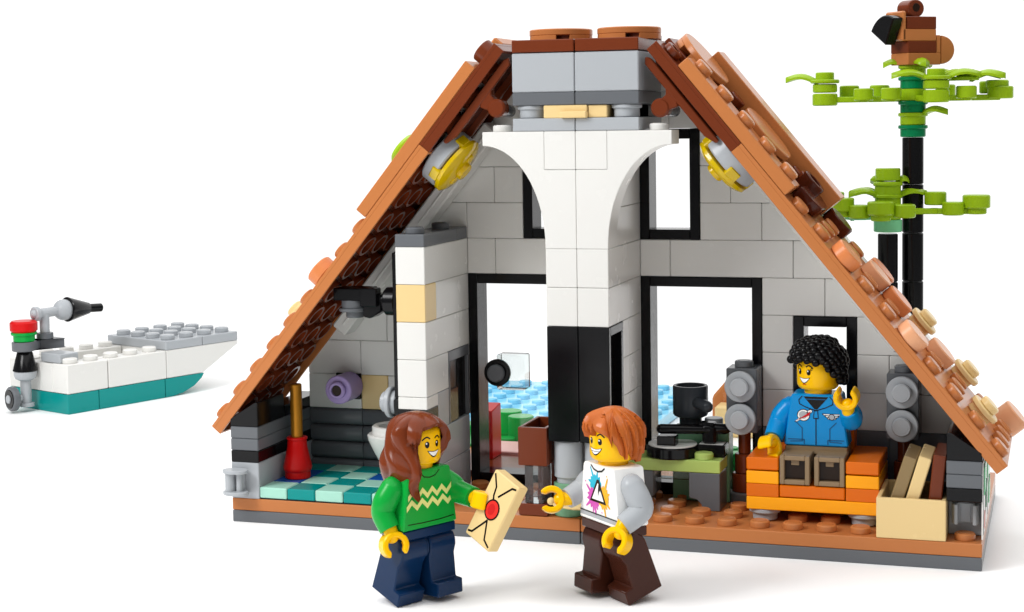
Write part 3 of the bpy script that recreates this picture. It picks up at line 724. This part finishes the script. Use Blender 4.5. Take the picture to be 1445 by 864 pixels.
m = MB(SB @ Matrix.Translation(mo)); m.cyl('light_grey', (-.2, 0, .38), .14, .5, (-1, .15, 0)); m.cyl('dark_grey', (-.45, .05, .38), .5, .28, (-1, .15, 0), .05); m.cyl('black', (-.7, .08, .38), .38, .06, (-1, .15, 0), .01); m.cyl('light_grey', (-.7, .08, .38), .17, .12, (-1, .15, 0), .02); part(m, 'propeller', ou)
m = MB(SB @ Matrix.Translation(mo)); m.cyl('dark_grey', (1.0, 0, 2.66), .34, .26); m.cyl('light_grey', (1.0, 0, 2.9), .2, .8); m.tube('light_grey', [(.55, 0, 3.72), (1.7, 0, 3.74)], [.2, .2]); m.cyl('light_grey', (.7, 0, 3.72), .3, .2, (-1, 0, 0)); m.ball('light_grey', (1.95, 0, 3.76), .44); m.cyl('black', (2.1, 0, 3.76), .52, 1.1, (1, 0, -.05), r2=.24); m.cyl('black', (3.12, 0, 3.71), .18, .72, (1, 0, -.05)); part(m, 'tiller', ou)

# ------------------------------------------------------------------ people (toy figures)
def lerp_tab(tab, a):
    for (a0, v0), (a1, v1) in zip(tab, tab[1:]):
        if a0 <= a <= a1:
            t_ = (a-a0)/(a1-a0); t_ = t_*t_*(3-2*t_); return v0+(v1-v0)*t_
    return tab[-1][1]
def hair_shell(c, hem, disp, R=.78, H=.62, zc=4.5, N=150, K=44, th=.13, az=0, twist=None, dy=0):
    m = MB(Matrix.Rotation(az, 4, 'Z')); vs = []; fs = []
    def pt(deg, f, inner):
        h = hem(deg); a = math.radians(deg)
        if h >= zc: amax = math.acos(max(-1, min(1, (h-zc)/H))); Ld = amax*.72; Ls = 0
        else: amax = PI/2; Ld = amax*.72; Ls = zc-h
        s_ = f*(Ld+Ls)
        if s_ <= Ld: e = s_/.72; r, z = R*math.sin(e), zc+H*math.cos(e); w_ = math.sin(e)
        else: r, z, w_ = R, zc-(s_-Ld), 1
        d = disp(deg, z, s_, f)*min(1, w_*1.4)
        r += d
        if inner: r = max(0, r-th); z -= 0.06*(1-w_)
        if twist: a += math.radians(twist(deg, z))
        return V((r*math.sin(a), -r*math.cos(a)+dy, z))
    for inner in (0, 1):
        for j in range(K+1):
            for i in range(N): vs.append(pt(-180+360*i/N, j/K if not inner else j/K*.985, inner))
    o = (K+1)*N
    for j in range(K):
        for i in range(N):
            i2 = (i+1) % N
            fs.append([j*N+i, j*N+i2, (j+1)*N+i2, (j+1)*N+i]); fs.append([o+j*N+i, o+(j+1)*N+i, o+(j+1)*N+i2, o+j*N+i2])
    for i in range(N):
        i2 = (i+1) % N; fs.append([K*N+i, K*N+i2, o+K*N+i2, o+K*N+i])
    m.add(vs, fs, c)
    bmesh.ops.remove_doubles(m.bm, verts=m.bm.verts[:], dist=.0005)
    return m
def body(name, label, loc, rotz, hz, arms, zo=0, rot=None):
    """body mesh: head, neck, hidden core, arms' cores and hands; zo lifts the torso"""
    m = MB()
    T = Matrix.Translation((0, 0, 3.6+zo)) @ Matrix.Rotation(hz, 4, 'Z')
    m.lathe('skin_yellow', [(0, -.3), (.42, -.3), (.42, .1), (.46, .115), (.54, .13), (.6, .18), (.635, .25), (.645, .34), (.645, .96), (.63, 1.05), (.58, 1.12), (.5, 1.15), (.3, 1.15), (.3, 1.3), (0, 1.3)], T, 48)
    m.box('skin_yellow', -.5, .5, -.3, .3, 2.1+zo, 3.4+zo, .1)
    for sh, el, wr, d, ax in arms:
        sh, el, wr, d, ax = [V(q) for q in (sh, el, wr, d, ax)]
        up = V((0, 0, zo)); sh, el, wr = sh+up, el+up, wr+up
        m.tube('skin_yellow', [sh*.3+V((0, 0, (sh.z)*.7)), sh, el, wr], [.16, .2, .2, .16])
        d.normalize(); ax = (ax - d*ax.dot(d)).normalized(); sd = ax.cross(d)
        m.tube('skin_yellow', [wr-d*.1, wr+d*.2], [.19, .2], seg=20)
        c = wr+d*.44
        F = Matrix(((d.x, sd.x, ax.x, c.x), (d.y, sd.y, ax.y, c.y), (d.z, sd.z, ax.z, c.z), (0, 0, 0, 1)))
        ro, ri, g = .375, .215, .62; pts = []
        for k in range(29): a = g+(2*PI-2*g)*k/28; pts.append((ro*math.cos(a), ro*math.sin(a)))
        for k in range(29): a = 2*PI-g*1.25-(2*PI-2.5*g)*k/28; pts.append((ri*math.cos(a), ri*math.sin(a)))
        t = MB(); t.prism('skin_yellow', pts, 'xy', -.23, .23, .05)
        t.bm.verts.index_update(); m.add([v.co.copy() for v in t.bm.verts], [[v.index for v in f.verts] for f in t.bm.faces], 'skin_yellow', F); t.bm.free()
    def fm(u, v):
        a = hz+u/.65; r = .651; return (r*math.sin(a), -r*math.cos(a), 3.6+zo+.65+v)
    return m, fm
def ell(cx, cy, rx, ry, n=20, a0=0, a1=2*PI): return [(cx+rx*math.cos(a0+(a1-a0)*k/n), cy+ry*math.sin(a0+(a1-a0)*k/n)) for k in range(n if a1-a0 > 6.2 else n+1)]
def off(fm, e):
    def f(u, v):
        p_ = V(fm(u, v)); q = V(fm(u, v)); c = V((0, 0, q.z)); n = (q-c); n.z = 0; n.normalize(); return p_+n*e
    return f
def face(m, fm, style):
    f2, f3 = off(fm, .004), off(fm, .008)
    for s_ in (-1, 1):
        m.decal('print_black', ell(s_*.175, .04, .068, .092), fm, .04); m.decal('print_white', ell(s_*.175-.022, .075, .022, .026, 10), f2, .04)
        if style == 'lash':
            for q in (.02, .06): m.stroke('print_black', [(s_*.235, .07+q), (s_*.3, .1+q*1.6)], .022, fm)
        br = [(s_*(.09+.045*k), .2+.05*math.sin(k*.75)) for k in range(6)]
        if style != 'covered': m.stroke('print_black', br, .038, fm)
    if style == 'grin':       # wide toothy grin
        out = [(-.25, -.13)] + [(-.25+.5*k/10, -.13-.04*math.sin(PI*k/10)) for k in range(1, 10)] + [(.25, -.13)] + [(.25-.5*k/14, -.13-.02-.2*math.sin(PI*k/14)) for k in range(1, 14)]
        inn = [(x*.86, -.215+(y+.215)*.72) for x, y in out]
        m.decal('print_black', out, fm, .05); m.decal('print_white', inn, f2, .05); m.stroke('print_black', [(-.19, -.225), (0, -.24), (.19, -.225)], .014, f3, .05)
    else:
        cx = .05 if style == 'smile' else 0.02
        out = [(cx-.23, -.12)] + [(cx-.23+.44*k/10, -.12-.035*math.sin(PI*k/10)) for k in range(1, 10)] + [(cx+.21, -.11)] + [(cx+.21-.44*k/14, -.12-.2*math.sin(PI*k/14)) for k in range(1, 14)]
        inn = [(cx+(x-cx)*.84, -.2+(y+.2)*.7) for x, y in out]
        m.decal('print_black', out, fm, .05); m.decal('print_white', [q for q in inn], f2, .05)
        if style == 'lash': m.stroke('print_red', [(cx-.06, -.34), (cx+.07, -.34)], .025, fm)
    
def torso(c, zo=0):
    m = MB(); m.prism(c, [(-.97, 2.0+zo), (.97, 2.0+zo), (.97, 2.08+zo), (.76, 3.55+zo), (.7, 3.6+zo), (-.7, 3.6+zo), (-.76, 3.55+zo), (-.97, 2.08+zo)], 'xz', -.5, .5, .045); return m
def sleeves(m, c, arms, zo=0):
    for sh, el, wr, d, ax in arms:
        sh, el, wr = [V(q)+V((0, 0, zo)) for q in (sh, el, wr)]
        e1 = el + (sh-el)*.22; e2 = el+(wr-el)*.25
        m.tube(c, [sh, sh*.5+el*.5+V((sh.x*.06, 0, 0)), e1*.5+el*.5, e2, wr], [.345, .345, .335, .315, .285], seg=24, ell=1.0, flat1=True)
        m.tube(c, [V((sh.x*.55, sh.y, sh.z)), sh], [.26, .3], cap=False)
TF = lambda zo: (lambda u, v: (u, -.506, v+zo))
def leg(m, c, x0, x1, rot, hz=1.4):
    """rot > 0 swings the leg backwards"""
    T = Matrix.Translation((0, 0, hz)) @ Matrix.Rotation(rot, 4, 'X')
    arc = [(.44*math.cos(a)*-1, .44*math.sin(a)) for a in [PI*1.0*k/16 for k in range(17)]]     # y from -.44 (front) over the top to +.44
    pts = [(-.44, -.08)] + arc + [(.5, -1.4), (-.66, -1.4), (-.66, -1.0), (-.4, -.98), (-.36, -.32)]
    m.prism(c, pts, 'yz', x0, x1, .03, T)
def trousers(c, rR, rL, belt=None):
    m = MB(); leg(m, c, -.97, -.05, rR); leg(m, c, .05, .97, rL)
    m.box(belt or c, -.95, .95, -.46, .46, 1.72, 1.99, .03); m.box(c, -.9, .9, -.3, .3, 1.3, 1.75, .03); m.cyl(c, (-.05, 0, 1.4), .4, .1, (1, 0, 0))
    return m

# --- woman with letter; the letter's own axes: width, height, face normal
LET_W, LET_UP = V((.812, -.424, -.402)), V((.45, .0145, .893))
armsW = [((-.86, .02, 3.12), (-1.17, .14, 2.5), (-1.12, -.12, 2.06), (.08, -.25, -1), (-.35, -.9, .2)),
         ((.86, 0, 3.1), (1.06, -.45, 2.78), (.98, -1.2, 2.74), (.0, -1, -.05), tuple(Matrix.Rotation(-math.radians(62), 3, 'Z') @ LET_UP))]
m, fm = body('person', '', 0, 0, 0, armsW, 0); face(m, fm, 'smile')
W = solo(m, 'person', 'standing toy figure in green zigzag sweater and navy trousers, long brown hair, holding a letter', 'toy figure', (9.34, -6.82, .14), rotz=math.radians(62), local=True, group=None)
m = torso('jumper_green'); sleeves(m, 'jumper_green', armsW); f = TF(0)
for zc_ in (2.96, 2.68):
    x = -.84; pts = []; k = 0
    while x <= .86: pts.append((x*(.93 if zc_ > 2.8 else 1), zc_+(.09 if k % 2 else -.09))); x += .185; k += 1
    for a, b_ in zip(pts, pts[1:]): m.decal('zigzag_yellow', [(a[0], a[1]-.075), (b_[0], b_[1]-.075), (b_[0], b_[1]+.075), (a[0], a[1]+.075)], f)
m.stroke('print_black', [(-.8, 2.17), (-.3, 2.15), (.3, 2.15), (.84, 2.18)], .025, f); m.stroke('print_black', [(-.34, 3.53), (-.2, 3.4), (0, 3.36), (.2, 3.4), (.34, 3.53)], .025, f)
part(m, 'sweater', W)
part(trousers('navy', math.radians(19), math.radians(-2)), 'trousers', W)
hemW = lambda d: lerp_tab([(-180, 3.1), (-150, 3.2), (-118, 2.95), (-98, 3.3), (-80, 3.2), (-64, 2.78), (-52, 2.85), (-44, 3.55), (-37, 4.35), (-28, 4.7), (0, 4.8), (28, 4.72), (40, 4.45), (48, 3.85), (60, 3.62), (100, 3.4), (140, 3.15), (180, 3.1)], d)
def dispW(d, z, s_, f):
    lo = max(0, min(1, (4.5-z)/1.0)); lk = abs(math.sin(math.radians(d)*4.5+1.3*math.sin(z*3.0)+.4))
    w_ = math.sin(z*6.0+math.radians(d)*1.3)*.055*lo
    back = .5+.5*math.cos(math.radians(d-215))
    top = .05*math.sin(math.radians(d)*5+s_*3)*max(0, min(1, s_*2-.3))
    tip = -.1*max(0, f-.86)/.14
    return .03+.1*lk*min(1, s_*1.2)+w_*1.3+.14*lo*back+top*.7+tip+(.07 if abs(d) < 60 and z > 4.35 else 0)
def twistW(d, z):
    lo = max(0, min(1, (4.35-z)/.9)); win = max(0, 1-abs(d+75)/65)
    return win*(24*lo*lo+9*math.sin(z*5.2+.6)*lo)+5*math.sin(z*5.5)*lo*(1 if d < -90 or d > 90 else 0)
part(hair_shell('hair_brown', hemW, lambda d, z, s_, f: dispW(d, z, s_, f)-(.13*max(0, 1-abs(d-65)/50)), R=.77, N=200, K=56, twist=twistW), 'hair', W, ang=60)
# --- man
armsM = [((-.86, 0, 3.1), (-1.1, -.32, 2.7), (-1.1, -.82, 2.5), (-.5, -.85, -.05), (.8, -.5, .3)),
         ((.86, .02, 3.12), (1.17, .16, 2.5), (1.06, -.4, 2.12), (-.05, -.45, -1), (.5, -.85, .3))]
m, fm = body('person', '', 0, 0, 0, armsM, 0); 
hzM = math.radians(8)
m.bm.free(); m, fm = body('person', '', 0, 0, hzM, armsM, 0); face(m, fm, 'grin')
Mn = solo(m, 'person', 'standing toy figure with shaggy orange hair in white top with colour splash and grey sleeves', 'toy figure', (14.45, -5.15, .14), rotz=math.radians(-42), local=True)
m = torso('print_white'); sleeves(m, 'light_grey', armsM); f = TF(0); f2 = lambda u, v: (u, -.51, v); f3 = lambda u, v: (u, -.514, v); f4 = lambda u, v: (u, -.518, v)
def splat(c, cx, cz, rays, base=.2):
    pts = []
    for a, L in rays:
        a0 = math.radians(a)
        pts += [(cx+base*.8*math.cos(a0-.16), cz+base*.8*math.sin(a0-.16)), (cx+L*math.cos(a0-.03), cz+L*math.sin(a0-.03)), (cx+L*math.cos(a0+.05), cz+L*math.sin(a0+.05)), (cx+base*.75*math.cos(a0+.17), cz+base*.75*math.sin(a0+.17))]
    m.decal(c, pts, f)
splat('cyan', -.12, 3.02, [(20, .3), (50, .34), (75, .42), (100, .3), (118, .55), (140, .32), (165, .38), (195, .28), (225, .2), (270, .2), (320, .2)], .36)
f_old = f; f = f2
splat('magenta', -.2, 2.66, [(0, .25), (40, .2), (90, .2), (120, .3), (140, .5), (165, .34), (190, .36), (215, .5), (240, .34), (262, .42), (280, .5), (300, .36), (320, .3), (340, .25)], .36)
f = f3
splat('amber', .24, 2.74, [(5, .3), (25, .38), (48, .34), (66, .62), (85, .34), (110, .3), (150, .24), (200, .2), (240, .26), (265, .34), (285, .52), (305, .36), (325, .44), (345, .3)], .36)
f = f_old
for x, z in ((.45, 3.36), (-.62, 3.06), (.2, 2.32), (.36, 2.3), (-.1, 2.3)): m.decal('amber' if x > .3 else 'magenta', ell(x, z, .025, .025, 8), f4)
tri = [(-.4, 2.56), (.42, 2.56), (.06, 3.2), (-.04, 3.2)]; m.decal('print_black', tri, f4)
f5 = lambda u, v: (u, -.522, v); f6 = lambda u, v: (u, -.526, v)
m.decal('print_white', [(-.29, 2.63), (.3, 2.63), (.03, 3.1), (-.0, 3.1)], f5)
m.decal('print_black', [(.02, 2.74), (.09, 2.9), (.14, 2.88), (.12, 2.98), (.05, 3.08), (.02, 2.9)], f6)
m.decal('print_grey', [(-.92, 2.1), (.92, 2.1), (.9, 2.22), (-.9, 2.22)], f2); m.stroke('print_black', [(-.92, 2.23), (.92, 2.23)], .035, f3)
m.stroke('print_black', [(-.34, 3.56), (-.2, 3.46), (0, 3.42), (.2, 3.46), (.34, 3.56)], .05, f2)
part(m, 'shirt', Mn)
part(trousers('trouser_brown', math.radians(-3), math.radians(19)), 'trousers', Mn)
saw = lambda q: (q-math.floor(q))
def warp(d): t_ = math.radians(d); return d+11*math.sin(3*t_+1)+6*math.sin(5*t_+2.2)+3*math.sin(9*t_)
def hemM(d):
    b_ = lerp_tab([(-180, 3.75), (-120, 3.95), (-90, 4.12), (-74, 4.12), (-50, 4.46), (0, 4.55), (35, 4.45), (52, 4.2), (64, 3.98), (90, 3.92), (120, 3.82), (180, 3.75)], d)
    q = saw(warp(d)/24+.2); return b_-.26*q**1.3+.1
def dispM(d, z, s_, f):
    g_ = 1-f; q = saw(warp(d)/24+.2+1.1*g_+.25*math.sin(s_*2.2)*g_); ridge = (1-q)**.6
    q2 = saw(warp(d)/12+.1+1.7*g_)
    return .0+.17*ridge*min(1, f*1.8)+.04*(1-q2)*min(1, f*2)+.03*math.sin(f*PI)-.07*max(0, f-.85)/.15
part(hair_shell('hair_orange', hemM, dispM, R=.68, H=.68, N=260, K=44, th=.1, az=hzM, dy=.03), 'hair', Mn, ang=50)
# --- seated astronaut-jacket figure
zo = 1.05
armsS = [((-.86, 0, 3.1), (-1.2, -.15, 2.6), (-1.3, -.55, 2.22), (-.12, -.9, -.55), (.9, -.4, .2)),
         ((.86, 0, 3.1), (1.1, -.55, 2.85), (1.02, -.85, 3.2), (-.08, -.2, 1), (-.1, -1, -.15))]
hzS = math.radians(-34)
m, fm = body('person', '', 0, 0, hzS, armsS, zo); face(m, fm, 'lash')
Sf = solo(m, 'person', 'seated toy figure with curly black hair in blue zip jacket waving from the orange armchair', 'toy figure', (19, 2.4, 0), local=True)
m = torso('azure', zo); sleeves(m, 'azure', armsS, zo); f = TF(zo); g2 = lambda u, v: (u, -.51, v+zo); g3 = lambda u, v: (u, -.514, v+zo); g4 = lambda u, v: (u, -.518, v+zo)
m.decal('print_black', [(-.38, 3.53), (.38, 3.53), (.2, 3.32), (.04, 3.14), (-.04, 3.14), (-.2, 3.32)], f); m.stroke('print_navy', [(-.3, 3.45), (.3, 3.45)], .03, g2)
m.stroke('print_black', [(-.42, 3.54), (-.52, 3.42), (-.5, 3.3), (-.3, 3.2), (0, 3.1)], .028, g2); m.stroke('print_black', [(.42, 3.54), (.52, 3.42), (.5, 3.3), (.3, 3.2), (0, 3.1)], .028, g2)
m.stroke('print_black', [(0, 3.12), (0, 2.04)], .03, g2); m.decal('azure', [(-.06, 2.88), (.06, 2.88), (.05, 3.08), (-.05, 3.08)], g3); m.stroke('print_black', [(-.07, 2.86), (.07, 2.86), (.05, 3.1), (-.05, 3.1), (-.07, 2.86)], .022, g4)
for s_ in (-1, 1):
    m.stroke('print_navy', [(s_*.62, 2.75), (s_*.42, 2.55), (s_*.42, 2.15), (s_*.78, 2.13)], .028, g2); m.stroke('print_navy', [(s_*.36, 2.06), (s_*.36, 2.2), (s_*.85, 2.2)], .028, g2)
# planet badge
m.decal('print_black', ell(-.38, 2.95, .2, .19), f); m.decal('print_black', [(-.66, 2.74), (-.6, 2.72), (-.1, 3.05), (-.12, 3.14), (-.2, 3.14)], f)
m.decal('print_white', ell(-.38, 2.95, .175, .165), g2); m.decal('print_white', [(-.63, 2.76), (-.58, 2.75), (-.12, 3.06), (-.14, 3.12), (-.22, 3.1)], g2)
m.decal('print_grey', ell(-.39, 2.96, .125, .12), g3); m.decal('print_red', [(-.62, 2.78), (-.3, 2.9), (-.2, 2.95), (-.16, 3.08), (-.3, 2.98), (-.5, 2.84)], g4)
# wing badge
for k, (L, z) in enumerate(((.27, 2.98), (.2, 2.92), (.13, 2.86))):
    for s_ in (-1, 1): m.decal('print_black', [(.48, z-.04), (.48+s_*L, z-.01), (.48+s_*(L+.03), z+.045), (.48, z+.04)], f); m.decal('print_white', [(.48, z-.02), (.48+s_*(L-.03), z), (.48+s_*(L-.01), z+.025), (.48, z+.025)], g2)
m.decal('print_black', ell(.48, 2.92, .1, .1), g3); m.decal('print_grey', ell(.48, 2.92, .078, .078), g4)
part(m, 'jacket', Sf)
m = MB()
hz = 2.46
for x0, x1 in ((-.97, -.07), (.07, .97)):
    m.cyl('taupe', (x0, 0, hz), .44, x1-x0, (1, 0, 0))
    yF = -1.42; z0, z1 = hz-.44, hz+.44; wl = .14
    m.box('taupe', x0, x1, -1.2, .0, z0, z1, .03)
    m.box('taupe', x0, x0+wl, yF, -1.19, z0, z1, .02); m.box('taupe', x1-wl, x1, yF, -1.19, z0, z1, .02); m.box('taupe', x0+wl, x1-wl, yF, -1.19, z0, z0+wl, .02); m.box('taupe', x0+wl, x1-wl, yF, -1.19, z1-wl, z1, .02)
    m.box('inside_dark', x0+wl-.01, x1-wl+.01, -1.24, -1.19, z0+wl, z1-wl, .005); m.box('taupe', (x0+x1)/2-.12, (x0+x1)/2+.12, -1.3, -1.22, z1-wl-.16, z1-wl+.01, .01)
m.box('taupe', -.95, .95, -.46, .46, 2.78, 3.04, .03); m.box('taupe', -.9, .9, -.3, .3, 2.3, 2.8, .03)
part(m, 'trousers', Sf)
m = MB(Matrix.Rotation(hzS, 4, 'Z'))
n = 210
cap = hair_shell('black', lambda d: lerp_tab([(-180, 4.95), (-90, 5.3), (-55, 5.62), (0, 5.68), (50, 5.6), (75, 5.3), (110, 5.0), (180, 4.95)], d), lambda *a: 0.0, R=.74, H=.72, zc=5.56, N=60, K=14)
cap.bm.verts.index_update(); m.add([v.co.copy() for v in cap.bm.verts], [[v.index for v in q.verts] for q in cap.bm.faces], 'black'); cap.bm.free()
for k in range(n):
    zz = 1-1.75*(k+.5)/n; a = k*2.39996; rr = math.sqrt(max(0, 1-zz*zz)); dg = (math.degrees(a)+180) % 360-180
    z = 5.58+.74*zz if zz > 0 else 5.58+.9*zz
    r = .8*(rr if zz > 0 else 1)
    if z < lerp_tab([(-180, 4.98), (-90, 5.3), (-60, 5.6), (0, 5.66), (50, 5.6), (75, 5.3), (110, 5.02), (180, 4.98)], dg): continue
    q = random.uniform(.11, .165); m.ball('black', (r*math.sin(a)+random.uniform(-.03, .03), -r*math.cos(a)+random.uniform(-.03, .03), z), q, seg=10)
part(m, 'hair', Sf, ang=60)

# letter gripped by the standing woman's left hand
wv = LET_W.normalized(); uv = (LET_UP-wv*LET_UP.dot(wv)).normalized(); nv = wv.cross(uv)
hand = V((9.34, -6.82, .14)) + Matrix.Rotation(math.radians(62), 3, 'Z') @ V((.98, -1.64, 2.72))
lc = hand + wv*.5 + nv*.2
LT = Matrix(((wv.x, uv.x, nv.x, lc.x), (wv.y, uv.y, nv.y, lc.y), (wv.z, uv.z, nv.z, lc.z), (0, 0, 0, 1)))
m = MB(LT); m.box('tan', -.5, .5, -1, 1, -.4, 0, .035)
f = lambda u, v: (u, v, .004)
m.stroke('print_black', [(-.42, .9), (-.2, .62), (-.16, .38), (0, .05)], .055, f); m.stroke('print_black', [(.43, .9), (.3, .86), (0, .42)], .055, f)
m.stroke('print_black', [(-.43, -.88), (-.3, -.84), (0, -.32)], .055, f); m.stroke('print_black', [(0, -.3), (.12, -.6), (.2, -.8), (.42, -.9)], .055, f)
m.decal('print_black', ell(0, .02, .26, .3), lambda u, v: (u, v, .007)); m.decal('wax_red', ell(0, .02, .215, .255), lambda u, v: (u, v, .011)); m.decal('print_red', ell(-.02, .02, .12, .16), lambda u, v: (u, v, .014))
solo(m, 'letter', 'tan envelope with red wax seal held out by the figure in green', 'letter', lc)

# ------------------------------------------------------------------ light, world, camera
wd = bpy.data.worlds.new('World'); sc.world = wd; wd.use_nodes = True
nt = wd.node_tree; bg = nt.nodes['Background']
tc = nt.nodes.new('ShaderNodeTexCoord'); sp = nt.nodes.new('ShaderNodeSeparateXYZ'); nt.links.new(tc.outputs['Generated'], sp.inputs[0])
rp = nt.nodes.new('ShaderNodeValToRGB'); rp.color_ramp.interpolation = 'EASE'
mr = nt.nodes.new('ShaderNodeMapRange'); mr.inputs['From Min'].default_value = -1; mr.inputs['From Max'].default_value = 1
nt.links.new(sp.outputs['Y'], mr.inputs['Value']); nt.links.new(mr.outputs['Result'], rp.inputs['Fac'])
WORLD_FRONT, WORLD_BACK = .27, 1.15
e0, e1 = rp.color_ramp.elements; e0.position = .84; e0.color = (WORLD_FRONT,)*3+(1,); e1.position = .9; e1.color = (WORLD_BACK,)*3+(1,)
nt.links.new(rp.outputs['Color'], bg.inputs['Color']); bg.inputs['Strength'].default_value = 1
def area(name, loc, target, sx_, sy_, power):
    l = bpy.data.lights.new(name, 'AREA'); l.shape = 'RECTANGLE'; l.size = sx_*S; l.size_y = sy_*S; l.energy = power
    o = bpy.data.objects.new(name, l); col.objects.link(o); o.location = V(loc)*S
    o.rotation_euler = (V(target)-V(loc)).to_track_quat('-Z', 'Y').to_euler(); return o
area('overhead_softbox', (5, 10, 85), (5, 10, 0), 190, 190, 1700)
area('key_softbox', (-22, -34, 42), (8, 0, 4), 22, 22, 235)

p = [26.13623, -49.06374, 13.28684, 1.499, .01539, .31539, 2360.16689, 728.8055, 333.5286]
cam = bpy.data.cameras.new('Camera'); co = bpy.data.objects.new('Camera', cam); col.objects.link(co)
co.location = V(p[:3])*S; co.rotation_euler = p[3:6]
cam.sensor_width = 36; cam.sensor_fit = 'HORIZONTAL'; cam.lens = p[6]/1445*36
cam.shift_x = (722.5-p[7])/1445; cam.shift_y = (p[8]-432)/1445
cam.clip_start = .05; cam.clip_end = 200
sc.camera = co
sc.view_settings.view_transform = 'Standard'; sc.view_settings.look = 'None'; sc.view_settings.exposure = 0; sc.view_settings.gamma = 1
sc.cycles.transparent_max_bounces = 24; sc.cycles.max_bounces = 10
